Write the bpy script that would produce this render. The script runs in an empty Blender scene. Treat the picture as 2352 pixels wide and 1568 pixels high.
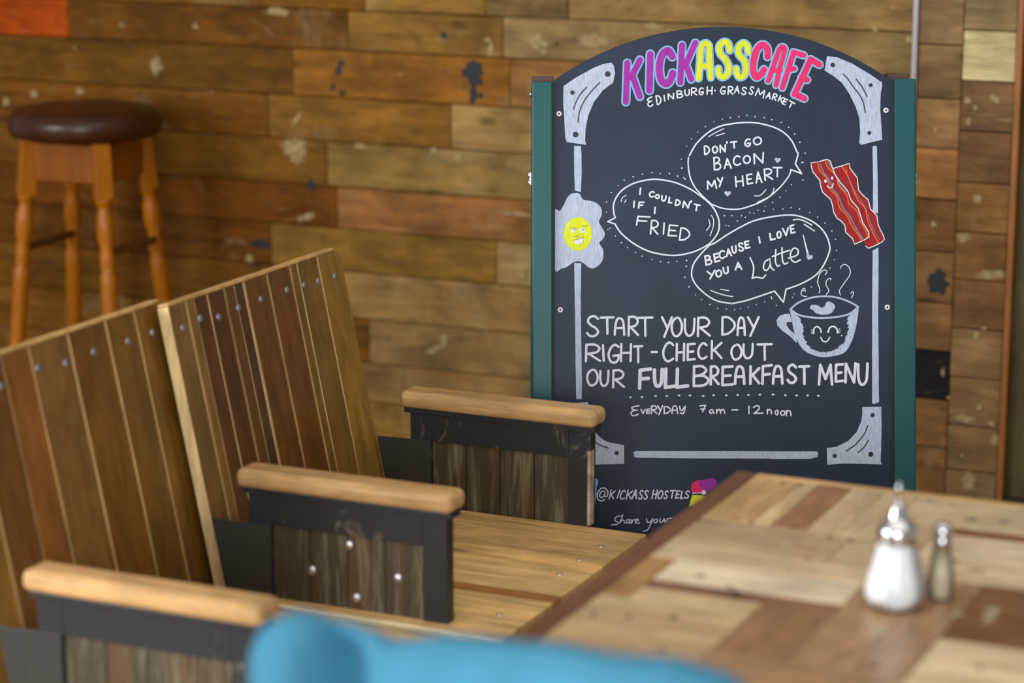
import bpy, bmesh, math, random
from math import sin, cos, pi, radians, sqrt, atan2
from mathutils import Vector, Matrix

C = bpy.context.scene.collection
rng = random.Random(7)

# ------------------------------------------------------------------ camera
F_PX = 5553.0                      # 85 mm on a 36 mm sensor, 2352 px wide
YAW, PITCH, EYE = radians(24.5), radians(12.53), 1.70
cam_data = bpy.data.cameras.new('camera')
cam_data.lens = 85; cam_data.sensor_width = 36; cam_data.sensor_fit = 'HORIZONTAL'
cam_data.dof.use_dof = True
cam_data.dof.focus_distance = 4.58
cam_data.dof.aperture_fstop = 2.4
cam = bpy.data.objects.new('camera', cam_data); C.objects.link(cam)
cam.location = (0, 0, EYE)
cam.rotation_euler = (pi / 2 - PITCH, 0, YAW)
bpy.context.scene.camera = cam

# ------------------------------------------------------------------ light
world = bpy.data.worlds.new('world'); bpy.context.scene.world = world
world.use_nodes = True
bgn = world.node_tree.nodes['Background']
bgn.inputs[0].default_value = (1.0, 0.95, 0.88, 1); bgn.inputs[1].default_value = 0.30

def area(name, loc, target, sx, sy, power, color):
    d = bpy.data.lights.new(name, 'AREA'); d.shape = 'RECTANGLE'; d.size = sx; d.size_y = sy
    d.energy = power; d.color = color
    o = bpy.data.objects.new(name, d); C.objects.link(o); o.location = loc
    o.rotation_euler = (Vector(target) - Vector(loc)).to_track_quat('-Z', 'Y').to_euler()
    return o
area('left_window_light', (-4.6, -0.4, 1.9), (-1.6, 1.9, 1.2), 2.8, 1.6, 175, (0.94, 0.97, 1.0))
area('rear_window_light', (0.35, -2.4, 1.65), (-1.5, 4.2, 0.8), 2.6, 1.6, 165, (0.90, 0.96, 1.0))

area('overhead_fill', (-0.6, 2.0, 3.3), (-0.9, 2.8, 0.0), 4.0, 3.0, 42, (1.0, 0.96, 0.90))  # unseen soft fill added overhead to brighten the tabletop

vs = bpy.context.scene.view_settings
vs.view_transform = 'Standard'; vs.look = 'None'; vs.gamma = 1.0; vs.exposure = 0.2
vs.use_curve_mapping = False

# ------------------------------------------------------------------ helpers
def lin(c):
    c = c / 255.0
    return c / 12.92 if c <= 0.04045 else ((c + 0.055) / 1.055) ** 2.4
def rgb(r, g, b, k=1.0):
    return (min(lin(r) * k, 0.95), min(lin(g) * k, 0.95), min(lin(b) * k, 0.95), 1.0)

class MB:
    """collects shapes into one mesh"""
    def __init__(s): s.v = []; s.f = []; s.m = []; s.c = []; s.r = []; s.sm = []
    def add(s, vs_, fs, col=(1, 1, 1, 1), rnd=0.0, mi=0, M=None, smooth=False):
        o = len(s.v)
        for p in vs_:
            p = Vector(p)
            if M is not None: p = M @ p
            s.v.append(tuple(p))
        for f in fs:
            s.f.append(tuple(i + o for i in f)); s.m.append(mi); s.c.append(col); s.r.append(rnd); s.sm.append(smooth)
    def box(s, x0, x1, y0, y1, z0, z1, **k):
        v = [(x0, y0, z0), (x1, y0, z0), (x1, y1, z0), (x0, y1, z0), (x0, y0, z1), (x1, y0, z1), (x1, y1, z1), (x0, y1, z1)]
        s.add(v, [(0, 3, 2, 1), (4, 5, 6, 7), (0, 1, 5, 4), (1, 2, 6, 5), (2, 3, 7, 6), (3, 0, 4, 7)], **k)
    def lathe(s, prof, n=32, caps=True, **k):
        v = []; f = []
        for (r, z) in prof:
            for i in range(n):
                a = 2 * pi * i / n; v.append((r * cos(a), r * sin(a), z))
        for j in range(len(prof) - 1):
            for i in range(n):
                i2 = (i + 1) % n
                f.append((j * n + i, j * n + i2, (j + 1) * n + i2, (j + 1) * n + i))
        if caps:
            f.append(tuple(reversed(range(n)))); f.append(tuple((len(prof) - 1) * n + i for i in range(n)))
        k.setdefault('smooth', True)
        s.add(v, f, **k)
    def prism(s, poly, z0, z1, **k):
        n = len(poly)
        v = [(x, y, z0) for x, y in poly] + [(x, y, z1) for x, y in poly]
        f = [tuple(reversed(range(n))), tuple(range(n, 2 * n))]
        f += [(i, (i + 1) % n, n + (i + 1) % n, n + i) for i in range(n)]
        s.add(v, f, **k)
    def build(s, name, mats, parent=None, bevel=0.0, seg=2, auto=None):
        me = bpy.data.meshes.new(name)
        me.from_pydata(s.v, [], s.f)
        if not isinstance(mats, (list, tuple)): mats = [mats]
        for m in mats: me.materials.append(m)
        a = me.attributes.new('Col', 'FLOAT_COLOR', 'CORNER')
        b = me.attributes.new('Rnd', 'FLOAT', 'FACE')
        for i, p in enumerate(me.polygons):
            p.material_index = s.m[i]; p.use_smooth = s.sm[i]
            b.data[i].value = s.r[i]
            for k_, li in enumerate(p.loop_indices):
                a.data[li].color = s.c[i][k_] if isinstance(s.c[i], list) else s.c[i]
        bm = bmesh.new(); bm.from_mesh(me); bmesh.ops.recalc_face_normals(bm, faces=bm.faces); bm.to_mesh(me); bm.free()
        me.update()
        o = bpy.data.objects.new(name, me); C.objects.link(o)
        if parent is not None: o.parent = parent
        if bevel:
            mo = o.modifiers.new('Bevel', 'BEVEL'); mo.width = bevel; mo.segments = seg; mo.limit_method = 'ANGLE'; mo.angle_limit = radians(40)
            mo.harden_normals = False
        return o

def empty(name, loc=(0, 0, 0), rot=(0, 0, 0), label=None, cat=None, group=None, parent=None):
    o = bpy.data.objects.new(name, None); C.objects.link(o); o.empty_display_size = 0.1
    o.location = loc; o.rotation_euler = rot
    if parent: o.parent = parent
    return tag(o, label, cat, group)
def tag(o, label=None, cat=None, group=None, kind=None):
    if label: o['label'] = label
    if cat: o['category'] = cat
    if group: o['group'] = group
    if kind: o['kind'] = kind
    return o

# ------------------------------------------------------------------ materials
def new_mat(name):
    m = bpy.data.materials.new(name); m.use_nodes = True
    nt = m.node_tree; bs = nt.nodes['Principled BSDF']
    return m, nt, bs
def plain(name, col, rough=0.5, metal=0.0, coat=0.0, spec=0.5, noise=0.0, nscale=20):
    m, nt, bs = new_mat(name)
    bs.inputs['Roughness'].default_value = rough; bs.inputs['Metallic'].default_value = metal
    bs.inputs['Coat Weight'].default_value = coat; bs.inputs['Specular IOR Level'].default_value = spec
    bs.inputs['Base Color'].default_value = col
    if noise:
        L = nt.links
        tc = nt.nodes.new('ShaderNodeTexCoord'); no = nt.nodes.new('ShaderNodeTexNoise'); no.inputs['Scale'].default_value = nscale
        no.inputs['Detail'].default_value = 5
        L.new(tc.outputs['Object'], no.inputs['Vector'])
        mr = nt.nodes.new('ShaderNodeMapRange'); mr.inputs[1].default_value = 0.3; mr.inputs[2].default_value = 0.7
        mr.inputs[3].default_value = 1 - noise; mr.inputs[4].default_value = 1 + noise
        L.new(no.outputs[0], mr.inputs[0])
        mx = nt.nodes.new('ShaderNodeMix'); mx.data_type = 'RGBA'; mx.blend_type = 'MULTIPLY'; mx.inputs[0].default_value = 1
        mx.inputs[6].default_value = col; L.new(mr.outputs[0], mx.inputs[7]); L.new(mx.outputs[2], bs.inputs['Base Color'])
    return m
def mixc(nt, a, b, fac, mode='MIX'):
    mx = nt.nodes.new('ShaderNodeMix'); mx.data_type = 'RGBA'; mx.blend_type = mode; mx.clamp_factor = True
    for sock, val in ((mx.inputs[6], a), (mx.inputs[7], b), (mx.inputs[0], fac)):
        if hasattr(val, 'links') or hasattr(val, 'is_linked'): nt.links.new(val, sock)
        else: sock.default_value = val
    return mx.outputs[2]
def mrange(nt, src, a, b, c, d):
    mr = nt.nodes.new('ShaderNodeMapRange'); nt.links.new(src, mr.inputs[0])
    for i, v in enumerate((a, b, c, d)): mr.inputs[i + 1].default_value = v
    return mr.outputs[0]
def noise(nt, vec, scale, detail=5, rough=0.55, dist=0.0):
    n = nt.nodes.new('ShaderNodeTexNoise'); nt.links.new(vec, n.inputs['Vector'])
    n.inputs['Scale'].default_value = scale; n.inputs['Detail'].default_value = detail
    n.inputs['Roughness'].default_value = rough; n.inputs['Distortion'].default_value = dist
    return n.outputs[0]
def math_(nt, op, a, b=None):
    n = nt.nodes.new('ShaderNodeMath'); n.operation = op
    for i, v in enumerate((a, b)):
        if v is None: continue
        if hasattr(v, 'is_linked'): nt.links.new(v, n.inputs[i])
        else: n.inputs[i].default_value = v
    return n.outputs[0]
def wood(name, axis, rough=0.5, grain=0.35, blotch=0.2, coat=0.0, specks=0.0, knots=0.0, wear=0.0, speckcol=(190, 175, 140), k=(7, 90), spec=0.22, mottle=0.0):
    """planks: colour from the 'Col' attribute, long grain along the axis, optional paint specks, knots and worn pale patches"""
    m, nt, bs = new_mat(name); L = nt.links
    bs.inputs['Specular IOR Level'].default_value = spec
    bs.inputs['Roughness'].default_value = rough; bs.inputs['Coat Weight'].default_value = coat * .5; bs.inputs['Coat Roughness'].default_value = 0.2
    col = nt.nodes.new('ShaderNodeAttribute'); col.attribute_name = 'Col'
    rn = nt.nodes.new('ShaderNodeAttribute'); rn.attribute_name = 'Rnd'
    tc = nt.nodes.new('ShaderNodeTexCoord')
    off = nt.nodes.new('ShaderNodeVectorMath'); off.operation = 'SCALE'; off.inputs[0].default_value = (13.1, 7.7, 9.3)
    L.new(rn.outputs['Fac'], off.inputs['Scale'])
    ad = nt.nodes.new('ShaderNodeVectorMath'); ad.operation = 'ADD'; L.new(tc.outputs['Object'], ad.inputs[0]); L.new(off.outputs[0], ad.inputs[1])
    mp = nt.nodes.new('ShaderNodeMapping'); L.new(ad.outputs[0], mp.inputs['Vector'])
    sc = [k[1]] * 3; sc['xyz'.index(axis)] = k[0]; mp.inputs['Scale'].default_value = sc
    g1 = mrange(nt, noise(nt, mp.outputs[0], 0.42, 6, 0.6, 0.8), 0.3, 0.7, 1 - grain, 1 + grain * 0.75)
    g2 = mrange(nt, noise(nt, mp.outputs[0], 2.2, 4, 0.6), 0.3, 0.7, 1 - grain * 0.45, 1 + grain * 0.4)
    bl = mrange(nt, noise(nt, ad.outputs[0], 6.0, 4, 0.6, 0.5), 0.3, 0.7, 1 - blotch, 1 + blotch)
    c = mixc(nt, col.outputs['Color'], g1, 1.0, 'MULTIPLY')
    c = mixc(nt, c, g2, 1.0, 'MULTIPLY')
    c = mixc(nt, c, bl, 1.0, 'MULTIPLY')
    if mottle:
        mp3 = nt.nodes.new('ShaderNodeMapping'); L.new(ad.outputs[0], mp3.inputs['Vector'])
        s3 = [16.0] * 3; s3['xyz'.index(axis)] = 5.0; mp3.inputs['Scale'].default_value = s3
        c = mixc(nt, c, mrange(nt, noise(nt, mp3.outputs[0], 1.0, 5, 0.65, 1.0), 0.3, 0.7, 1 - mottle, 1 + mottle), 1.0, 'MULTIPLY')
        c = mixc(nt, c, rgb(150, 128, 92), mrange(nt, noise(nt, mp3.outputs[0], 1.9, 6, 0.7, 1.4), 0.60, 0.74, 0, 0.45))
    if knots:
        vo = nt.nodes.new('ShaderNodeTexVoronoi'); mp2 = nt.nodes.new('ShaderNodeMapping'); L.new(ad.outputs[0], mp2.inputs['Vector'])
        s2 = [1.6] * 3; s2['xyz'.index(axis)] = 0.8; mp2.inputs['Scale'].default_value = s2
        L.new(mp2.outputs[0], vo.inputs['Vector']); vo.inputs['Scale'].default_value = 4.5
        kn = mrange(nt, vo.outputs['Distance'], 0.04, 0.13, knots, 0.0)
        c = mixc(nt, c, rgb(45, 28, 14), kn)
    if wear:
        w = mrange(nt, noise(nt, ad.outputs[0], 3.1, 6, 0.65, 0.6), 0.58, 0.72, 0.0, wear)
        c = mixc(nt, c, rgb(168, 148, 108), w)
    if specks:
        for scl, thr, seed in ((9.0, 0.62, 0.0), (19.0, 0.72, 3.3)):
            di = nt.nodes.new('ShaderNodeVectorMath'); di.operation = 'ADD'
            L.new(tc.outputs['Object'], di.inputs[0]); di.inputs[1].default_value = (seed, seed * 2, seed)
            nz = nt.nodes.new('ShaderNodeTexNoise'); nz.inputs['Scale'].default_value = 30; L.new(di.outputs[0], nz.inputs['Vector'])
            sc_ = nt.nodes.new('ShaderNodeVectorMath'); sc_.operation = 'SCALE'; L.new(nz.outputs['Color'], sc_.inputs[0]); sc_.inputs['Scale'].default_value = 0.03
            d2 = nt.nodes.new('ShaderNodeVectorMath'); d2.operation = 'ADD'; L.new(di.outputs[0], d2.inputs[0]); L.new(sc_.outputs[0], d2.inputs[1])
            vo = nt.nodes.new('ShaderNodeTexVoronoi'); vo.inputs['Scale'].default_value = scl; L.new(d2.outputs[0], vo.inputs['Vector'])
            sep = nt.nodes.new('ShaderNodeSeparateColor'); L.new(vo.outputs['Color'], sep.inputs[0])
            rad = mrange(nt, sep.outputs[0], thr, 1.0, 0.0, 0.11)
            df = math_(nt, 'SUBTRACT', rad, vo.outputs['Distance'])
            fac = mrange(nt, df, 0.0, 0.07, 0.0, specks)
            c = mixc(nt, c, rgb(*speckcol), fac)
    L.new(c, bs.inputs['Base Color'])
    bu = nt.nodes.new('ShaderNodeBump'); bu.inputs['Strength'].default_value = 0.15; bu.inputs['Distance'].default_value = 0.002
    L.new(g1, bu.inputs['Height']); L.new(bu.outputs[0], bs.inputs['Normal'])
    return m
def streaky(name, base, streak, lo=0.52, hi=0.68, axis='z', rough=0.5, brown=None, k=(5, 60), metal=0.0):
    """dark paint worn through in streaks"""
    m, nt, bs = new_mat(name); L = nt.links
    bs.inputs['Roughness'].default_value = rough; bs.inputs['Metallic'].default_value = metal
    tc = nt.nodes.new('ShaderNodeTexCoord'); mp = nt.nodes.new('ShaderNodeMapping'); L.new(tc.outputs['Object'], mp.inputs['Vector'])
    sc = [k[1]] * 3; sc['xyz'.index(axis)] = k[0]; mp.inputs['Scale'].default_value = sc
    c = base
    if brown:
        c = mixc(nt, base, brown, mrange(nt, noise(nt, mp.outputs[0], 0.33, 4, 0.6, 0.7), 0.45, 0.62, 0, 0.9))
    c = mixc(nt, c, streak, mrange(nt, noise(nt, mp.outputs[0], 0.55, 5, 0.7, 1.2), lo, hi, 0, 0.85))
    L.new(c, bs.inputs['Base Color'])
    return m
def glass(name, tint=(1, 1, 1, 1), ior=1.45):
    m, nt, bs = new_mat(name); L = nt.links
    nt.nodes.remove(bs); out = nt.nodes['Material Output']
    t = nt.nodes.new('ShaderNodeBsdfTransparent'); t.inputs[0].default_value = tint
    g = nt.nodes.new('ShaderNodeBsdfGlossy'); g.inputs['Roughness'].default_value = 0.05
    fr = nt.nodes.new('ShaderNodeFresnel'); fr.inputs[0].default_value = ior
    mx = nt.nodes.new('ShaderNodeMixShader'); L.new(fr.outputs[0], mx.inputs[0]); L.new(t.outputs[0], mx.inputs[1]); L.new(g.outputs[0], mx.inputs[2])
    L.new(mx.outputs[0], out.inputs[0])
    return m
def stain_mat(name, col, opac=1.0, hi=1.1):
    m, nt, bs = new_mat(name); bs.inputs['Base Color'].default_value = col; bs.inputs['Roughness'].default_value = .65
    at = nt.nodes.new('ShaderNodeAttribute'); at.attribute_name = 'Col'
    tc = nt.nodes.new('ShaderNodeTexCoord')
    f = math_(nt, 'ADD', at.outputs['Fac'], mrange(nt, noise(nt, tc.outputs['Object'], 60, 4), .3, .7, -.45, .35))
    nt.links.new(mrange(nt, f, .05, hi, 0, opac), bs.inputs['Alpha'])
    return m
def chalk(name, col, streak=0.16, scale=60, axis='y'):
    m, nt, bs = new_mat(name); L = nt.links
    bs.inputs['Roughness'].default_value = 0.75; bs.inputs['Specular IOR Level'].default_value = 0.25
    tc = nt.nodes.new('ShaderNodeTexCoord'); mp = nt.nodes.new('ShaderNodeMapping'); L.new(tc.outputs['Object'], mp.inputs['Vector'])
    sc = [scale * 8] * 3; sc['xyz'.index(axis)] = scale; mp.inputs['Scale'].default_value = sc
    mp.inputs['Rotation'].default_value = (0, 0, 0.35)
    f = mrange(nt, noise(nt, mp.outputs[0], 1.0, 4, 0.6, 0.5), 0.35, 0.65, 1 - streak * 1.6, 1 + streak * 0.5)
    c = mixc(nt, col, f, 1.0, 'MULTIPLY'); L.new(c, bs.inputs['Base Color'])
    return m

M_wall = wood('wall_planks', 'x', rough=0.62, grain=0.26, blotch=0.30, specks=0.7, knots=0.6, wear=0.42, spec=0.10, mottle=0.3)
M_wallr = wood('dark_wall_boards', 'z', rough=0.6, grain=0.3, blotch=0.25, specks=0.8)
M_floor = wood('floor_boards', 'y', rough=0.55, grain=0.3)
M_tx = wood('table_wood_x', 'x', rough=0.34, grain=0.30, blotch=0.2, coat=0.2, knots=0.7, wear=0.3, specks=0.6, speckcol=(78, 58, 46), k=(12, 90))
M_ty = wood('table_wood_y', 'y', rough=0.34, grain=0.30, blotch=0.2, coat=0.2, knots=0.7, wear=0.3, specks=0.6, speckcol=(78, 58, 46), k=(12, 90))
M_seat = wood('seat_wood', 'x', rough=0.36, grain=0.42, blotch=0.24, coat=0.15, knots=0.5, k=(6, 70))
M_back = wood('backrest_wood', 'z', rough=0.36, grain=0.3, blotch=0.2, coat=0.2, knots=0.35, k=(5, 80))
M_cap = wood('armrest_cap_wood', 'x', rough=0.33, grain=0.3, blotch=0.25, coat=0.4, k=(9, 90), wear=0.35)
M_stool = wood('stool_wood', 'z', rough=0.38, grain=0.2, blotch=0.1, coat=0.2, k=(6, 80))
M_frame = streaky('dark_painted_frame', rgb(40, 41, 46), rgb(122, 108, 84), 0.585, 0.70, 'z', 0.42, k=(16, 30))
M_infill = streaky('worn_dark_infill', rgb(66, 58, 42), rgb(140, 132, 108), 0.47, 0.70, 'z', 0.5, brown=rgb(92, 64, 38))
M_wing = streaky('dark_side_wing', rgb(50, 50, 46), rgb(78, 74, 62), 0.55, 0.8, 'z', 0.5)
M_screw = plain('zinc_screw', (0.62, 0.62, 0.68, 1), 0.3, 0.9)
M_dull = plain('dull_screw', (0.34, 0.33, 0.38, 1), 0.45, 0.7)
M_chrome = plain('chrome', (0.62, 0.62, 0.63, 1), 0.14, 1.0)
M_white_ring = plain('white_washer', rgb(225, 222, 230), 0.35)
M_black_hole = plain('dark_screw_recess', rgb(30, 30, 35), 0.5)
M_green = plain('green_post_paint', rgb(17, 80, 82), 0.36, spec=0.3, noise=0.05, nscale=6)
M_browncap = plain('brown_post_end', rgb(82, 52, 40), 0.55, noise=0.2)
M_leather = plain('brown_leather', rgb(58, 26, 9), 0.34, coat=0.0, spec=0.4, noise=0.3, nscale=14)
M_stretch = plain('dark_stretcher', rgb(40, 26, 14), 0.5)
M_sugar = plain('white_sugar', (0.93, 0.93, 0.93, 1), 0.55)
M_salt = plain('cream_salt', rgb(215, 205, 182), 0.6)
M_glass = glass('thin_glass'); M_glass2 = glass('ribbed_glass', (0.93, 0.91, 0.86, 1))
M_blue = plain('blue_fabric', rgb(66, 130, 158), 0.85, noise=0.10, nscale=7, spec=0.2)
M_darkleg = plain('dark_metal_leg', rgb(40, 40, 44), 0.45)
M_trim = plain('grey_metal_trim', rgb(176, 170, 172), 0.4)
M_trimo = plain('orange_wood_edge', rgb(150, 92, 32), 0.5, noise=0.2, nscale=9)
M_base = plain('dark_skirting', rgb(36, 26, 20), 0.6)
M_stain_dark = stain_mat('dark_paint_stain', rgb(22, 26, 30), 1.0, 0.45)
M_stain_pale = stain_mat('pale_paint_stain', rgb(182, 158, 106), 0.8)
M_stain_brown = stain_mat('dark_nail_stain', rgb(70, 50, 38), 0.75)
M_stain_worn_glare = stain_mat('worn_glare_patch', rgb(205, 188, 150), 0.6)
M_under = plain('dark_gap', rgb(30, 20, 12), 0.8)

# ------------------------------------------------------------------ the room
YW = 5.65
def srows(zs): return list(zip(zs[:-1], zs[1:]))
wall = MB()
def plank(x0, x1, z0, z1, c, k=1.12):
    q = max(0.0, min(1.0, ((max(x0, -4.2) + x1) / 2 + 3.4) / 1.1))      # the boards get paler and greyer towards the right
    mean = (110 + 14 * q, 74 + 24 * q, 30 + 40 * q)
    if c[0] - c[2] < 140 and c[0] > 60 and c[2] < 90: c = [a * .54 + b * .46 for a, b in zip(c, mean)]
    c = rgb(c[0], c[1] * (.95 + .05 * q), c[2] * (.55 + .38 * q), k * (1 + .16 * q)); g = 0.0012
    dy = rng.uniform(-0.002, 0.002)
    wall.box(x0 + 0.0006, x1 - 0.0006, YW + dy, YW + 0.02, z0 + g, z1 - g, col=c, rnd=rng.random() * 5)
B = (126, 88, 40); O = (132, 82, 30); D = (106, 70, 28); T = (142, 110, 60); G = (136, 114, 70); R = (156, 66, 10)
rows = [2.50, 2.38, 2.26, 2.14, 2.02, 1.90, 1.78, 1.66, 1.54, 1.42, 1.295, 1.169, 1.063, .937, .819, .698, .585, .468, .342, .221, .112, 0.0]
XL, XM = -6.2, -1.528
segs = {
 10: [(-3.0, B), (-2.65, (134, 102, 54)), (-2.42, (112, 90, 62)), (XM, T)],
 11: [(-3.935, R), (-3.05, (92, 58, 24)), (-2.6, (116, 84, 42)), (XM, (130, 106, 68))],
 12: [(-3.22, (92, 64, 26)), (-2.58, O), (XM, (132, 80, 34))],
 13: [(-3.3, (112, 70, 28)), (-2.75, (128, 90, 44)), (XM, T)],
 14: [(-3.75, D), (-3.12, (112, 80, 42)), (-2.4, (130, 108, 68)), (XM, (136, 114, 78))],
 15: [(-3.09, (98, 52, 8)), (XM, (128, 72, 26))],
 16: [(-3.3, (84, 46, 10)), (-2.62, (124, 96, 50)), (XM, (160, 132, 88))],
 17: [(-3.2, (98, 64, 26)), (XM, (132, 100, 56))],
 18: [(-3.0, D), (XM, (118, 92, 52))],
 19: [(-3.1, (108, 74, 36)), (XM, (124, 92, 50))],
 20: [(XM, (136, 104, 58))],
}
for i in range(len(rows) - 1):
    zt, zb = rows[i], rows[i + 1]
    x = XL
    if i == 11: x = XL
    lst = segs.get(i)
    if lst is None:
        lst = []; xx = XL
        while xx < XM - 0.5:
            xx += rng.uniform(0.7, 1.5); lst.append((min(xx, XM), rng.choice([B, O, D, T, G])))
        lst[-1] = (XM, lst[-1][1])
    else:
        lst = [(-5.0, rng.choice([B, D, O]))] + lst if lst[0][0] > -4.9 else lst
    for (x1, c) in lst:
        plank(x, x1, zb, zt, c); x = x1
# first narrow column, then the second
z1s = [2.503, 2.38, 2.26, 2.14, 2.02, 1.9, 1.78, 1.66, 1.54, 1.42, 1.27, 1.143, 1.015, .896, .773, .645, .52, .401, .279, .158, .0]
c1 = [(116, 90, 64), (118, 90, 62), (146, 104, 66), (152, 94, 46), (96, 54, 22), (104, 66, 36), (112, 74, 44), (26, 24, 28), (106, 66, 34), (96, 56, 26)]
for i, (a, b) in enumerate(srows(z1s)):
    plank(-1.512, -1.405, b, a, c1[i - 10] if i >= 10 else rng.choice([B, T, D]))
z2s = [2.503, 2.38, 2.26, 2.14, 2.02, 1.9, 1.78, 1.66, 1.54, 1.42, 1.30, 1.18, 1.061, .942, .819, .699, .583, .463, .342, .221, .108, 0.0]
c2 = [(126, 104, 74), (130, 112, 84), (172, 156, 122), (106, 74, 50), (92, 58, 34), (110, 66, 26), (104, 62, 28), (100, 60, 34), (112, 82, 54), (114, 84, 56), (116, 88, 56), (108, 80, 50)]
for i, (a, b) in enumerate(srows(z2s)):
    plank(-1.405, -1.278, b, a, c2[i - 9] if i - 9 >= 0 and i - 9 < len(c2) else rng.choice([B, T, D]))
wall.box(XL, -1.27, YW + 0.02, YW + 0.06, 0, 2.5, col=rgb(30, 20, 12), mi=1)
w_ob = tag(wall.build('wall_back', [M_wall, M_under], bevel=0.0025, seg=1), kind='structure')

# old paint blotches on the wall, each with its own outline
def blob(cx, cz, rx, rz, ang=0.0, n=14, jag=0.25):
    pts = []
    for i in range(n):
        a = 2 * pi * i / n; q = 1 + rng.uniform(-jag, jag)
        x, z = rx * q * cos(a), rz * q * sin(a)
        pts.append((cx + x * cos(ang) - z * sin(ang), cz + x * sin(ang) + z * cos(ang)))
    return pts
def on_wall(px, py):
    x = (px - 1176) / F_PX; u = (784 - py) / F_PX
    fw = cos(PITCH) + u * sin(PITCH); dz = -sin(PITCH) + u * cos(PITCH)
    X = x * cos(YAW) - fw * sin(YAW); Y = x * sin(YAW) + fw * cos(YAW); t = YW / Y
    return X * t, EYE + dz * t
MPX = 0.00119
st = MB(); sd = MB()
def stain(mb, px, py, rx, ry, ang=0, jag=0.25):
    # the paint thins out towards its rim
    x, z = on_wall(px, py); n = 16
    p = blob(x, z, rx * MPX * 1.1, ry * MPX * 1.1, ang, n, jag)
    q = [(x + (a - x) * .55, z + (b - z) * .55) for a, b in p]
    v = [(a, YW - .0026, b) for a, b in p] + [(a, YW - .0028, b) for a, b in q]
    o0 = (0, 0, 0, 1); o1 = (1, 1, 1, 1)
    for k in range(n):
        k2 = (k + 1) % n
        mb.add([v[k], v[k2], v[n + k2], v[n + k]], [(0, 1, 2, 3)], col=[o0, o0, o1, o1])
    mb.add(v[n:], [tuple(range(n))], col=o1)
for a in [(360, 150, 18, 24), (185, 210, 15, 10), (80, 215, 12, 10), (15, 232, 12, 12), (640, 28, 40, 10), (685, 270, 7, 24, -0.6), (705, 497, 26, 9, 0.35),
          (995, 345, 10, 9), (1052, 358, 11, 10), (575, 595, 13, 12), (1250, 102, 14, 7), (1250, 117, 10, 8), (1120, 90, 10, 7), (1128, 112, 9, 16),
          (680, 345, 34, 28), (830, 336, 18, 8), (1180, 490, 60, 4), (1000, 800, 30, 8, .5), (1020, 780, 10, 18), (1200, 632, 9, 9), (450, 60, 9, 9), (280, 57, 8, 8),
          (2286, 227, 16, 8, -0.4), (2223, 231, 9, 9), (2240, 247, 5, 7), (2310, 276, 22, 2), (2226, 278, 6, 9), (2150, 296, 5, 7), (2145, 515, 7, 6), (2215, 545, 16, 10, .4), (2275, 630, 34, 12, .1),
          (2243, 768, 7, 8), (2262, 753, 6, 5), (2250, 935, 7, 8), (2216, 960, 26, 9), (2278, 972, 9, 6), (2290, 1010, 14, 14), (2225, 1105, 18, 22), (2166, 855, 5, 10), (2180, 912, 5, 5),
          (1230, 92, 22, 22), (1365, 95, 40, 18), (1500, 60, 30, 8), (2090, 90, 9, 9), (1900, 115, 8, 5), (2010, 66, 8, 8)]:
    stain(st, *a)
for a in [(1088, 160, 24, 22), (1092, 186, 20, 12), (1088, 215, 10, 20), (1105, 218, 6, 8), (778, 161, 9, 9), (785, 146, 9, 6), (765, 197, 6, 9), (786, 213, 8, 6), (1020, 80, 9, 8), (716, 425, 10, 14), (2155, 648, 22, 26), (600, 560, 26, 10), (1280, 100, 4, 4)]:
    stain(sd, *a)
st.build('paint_marks', M_stain_pale, w_ob); sd.build('dark_paint_marks', M_stain_dark, w_ob)

wr = MB(); x = -1.260
for w_, c in ((0.30, (88, 76, 48)), (0.34, (80, 66, 40)), (0.3, (92, 80, 52)), (0.36, (84, 70, 42)), (0.4, (90, 72, 44))):
    wr.box(x + .001, x + w_ - .001, YW + 0.012, YW + 0.04, 0.0, 2.5, col=rgb(*c), rnd=rng.random() * 5); x += w_
tag(wr.build('wall_right', M_wallr, bevel=0.002), kind='structure')
t = MB(); t.box(-1.5265, -1.5135, YW - 0.008, YW + 0.02, 0.0, 2.5); tag(t.build('trim_1', M_trim, bevel=0.002), kind='structure')
t = MB(); t.box(-1.2755, -1.2605, YW - 0.014, YW + 0.03, 0.0, 2.5); tag(t.build('trim_2', M_trimo, bevel=0.002), kind='structure')
t = MB(); t.box(-1.2602, 0.4, YW - 0.006, YW + 0.011, 0.0, 0.055); tag(t.build('baseboard_right', M_base, bevel=0.003), kind='structure')
fl = MB(); x = -6.2
while x < 1.2:
    fl.box(x + .0008, x + .139, -3.0, YW + 0.06, -0.03, 0.0, col=rgb(*rng.choice([(150, 112, 70), (138, 100, 60), (160, 122, 78), (144, 108, 70)])), rnd=rng.random() * 5); x += .14
fl.box(-6.2, 1.2, -3.0, YW + 0.06, -0.06, -0.03, col=rgb(30, 20, 12))
tag(fl.build('floor', M_floor), kind='structure')

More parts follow.
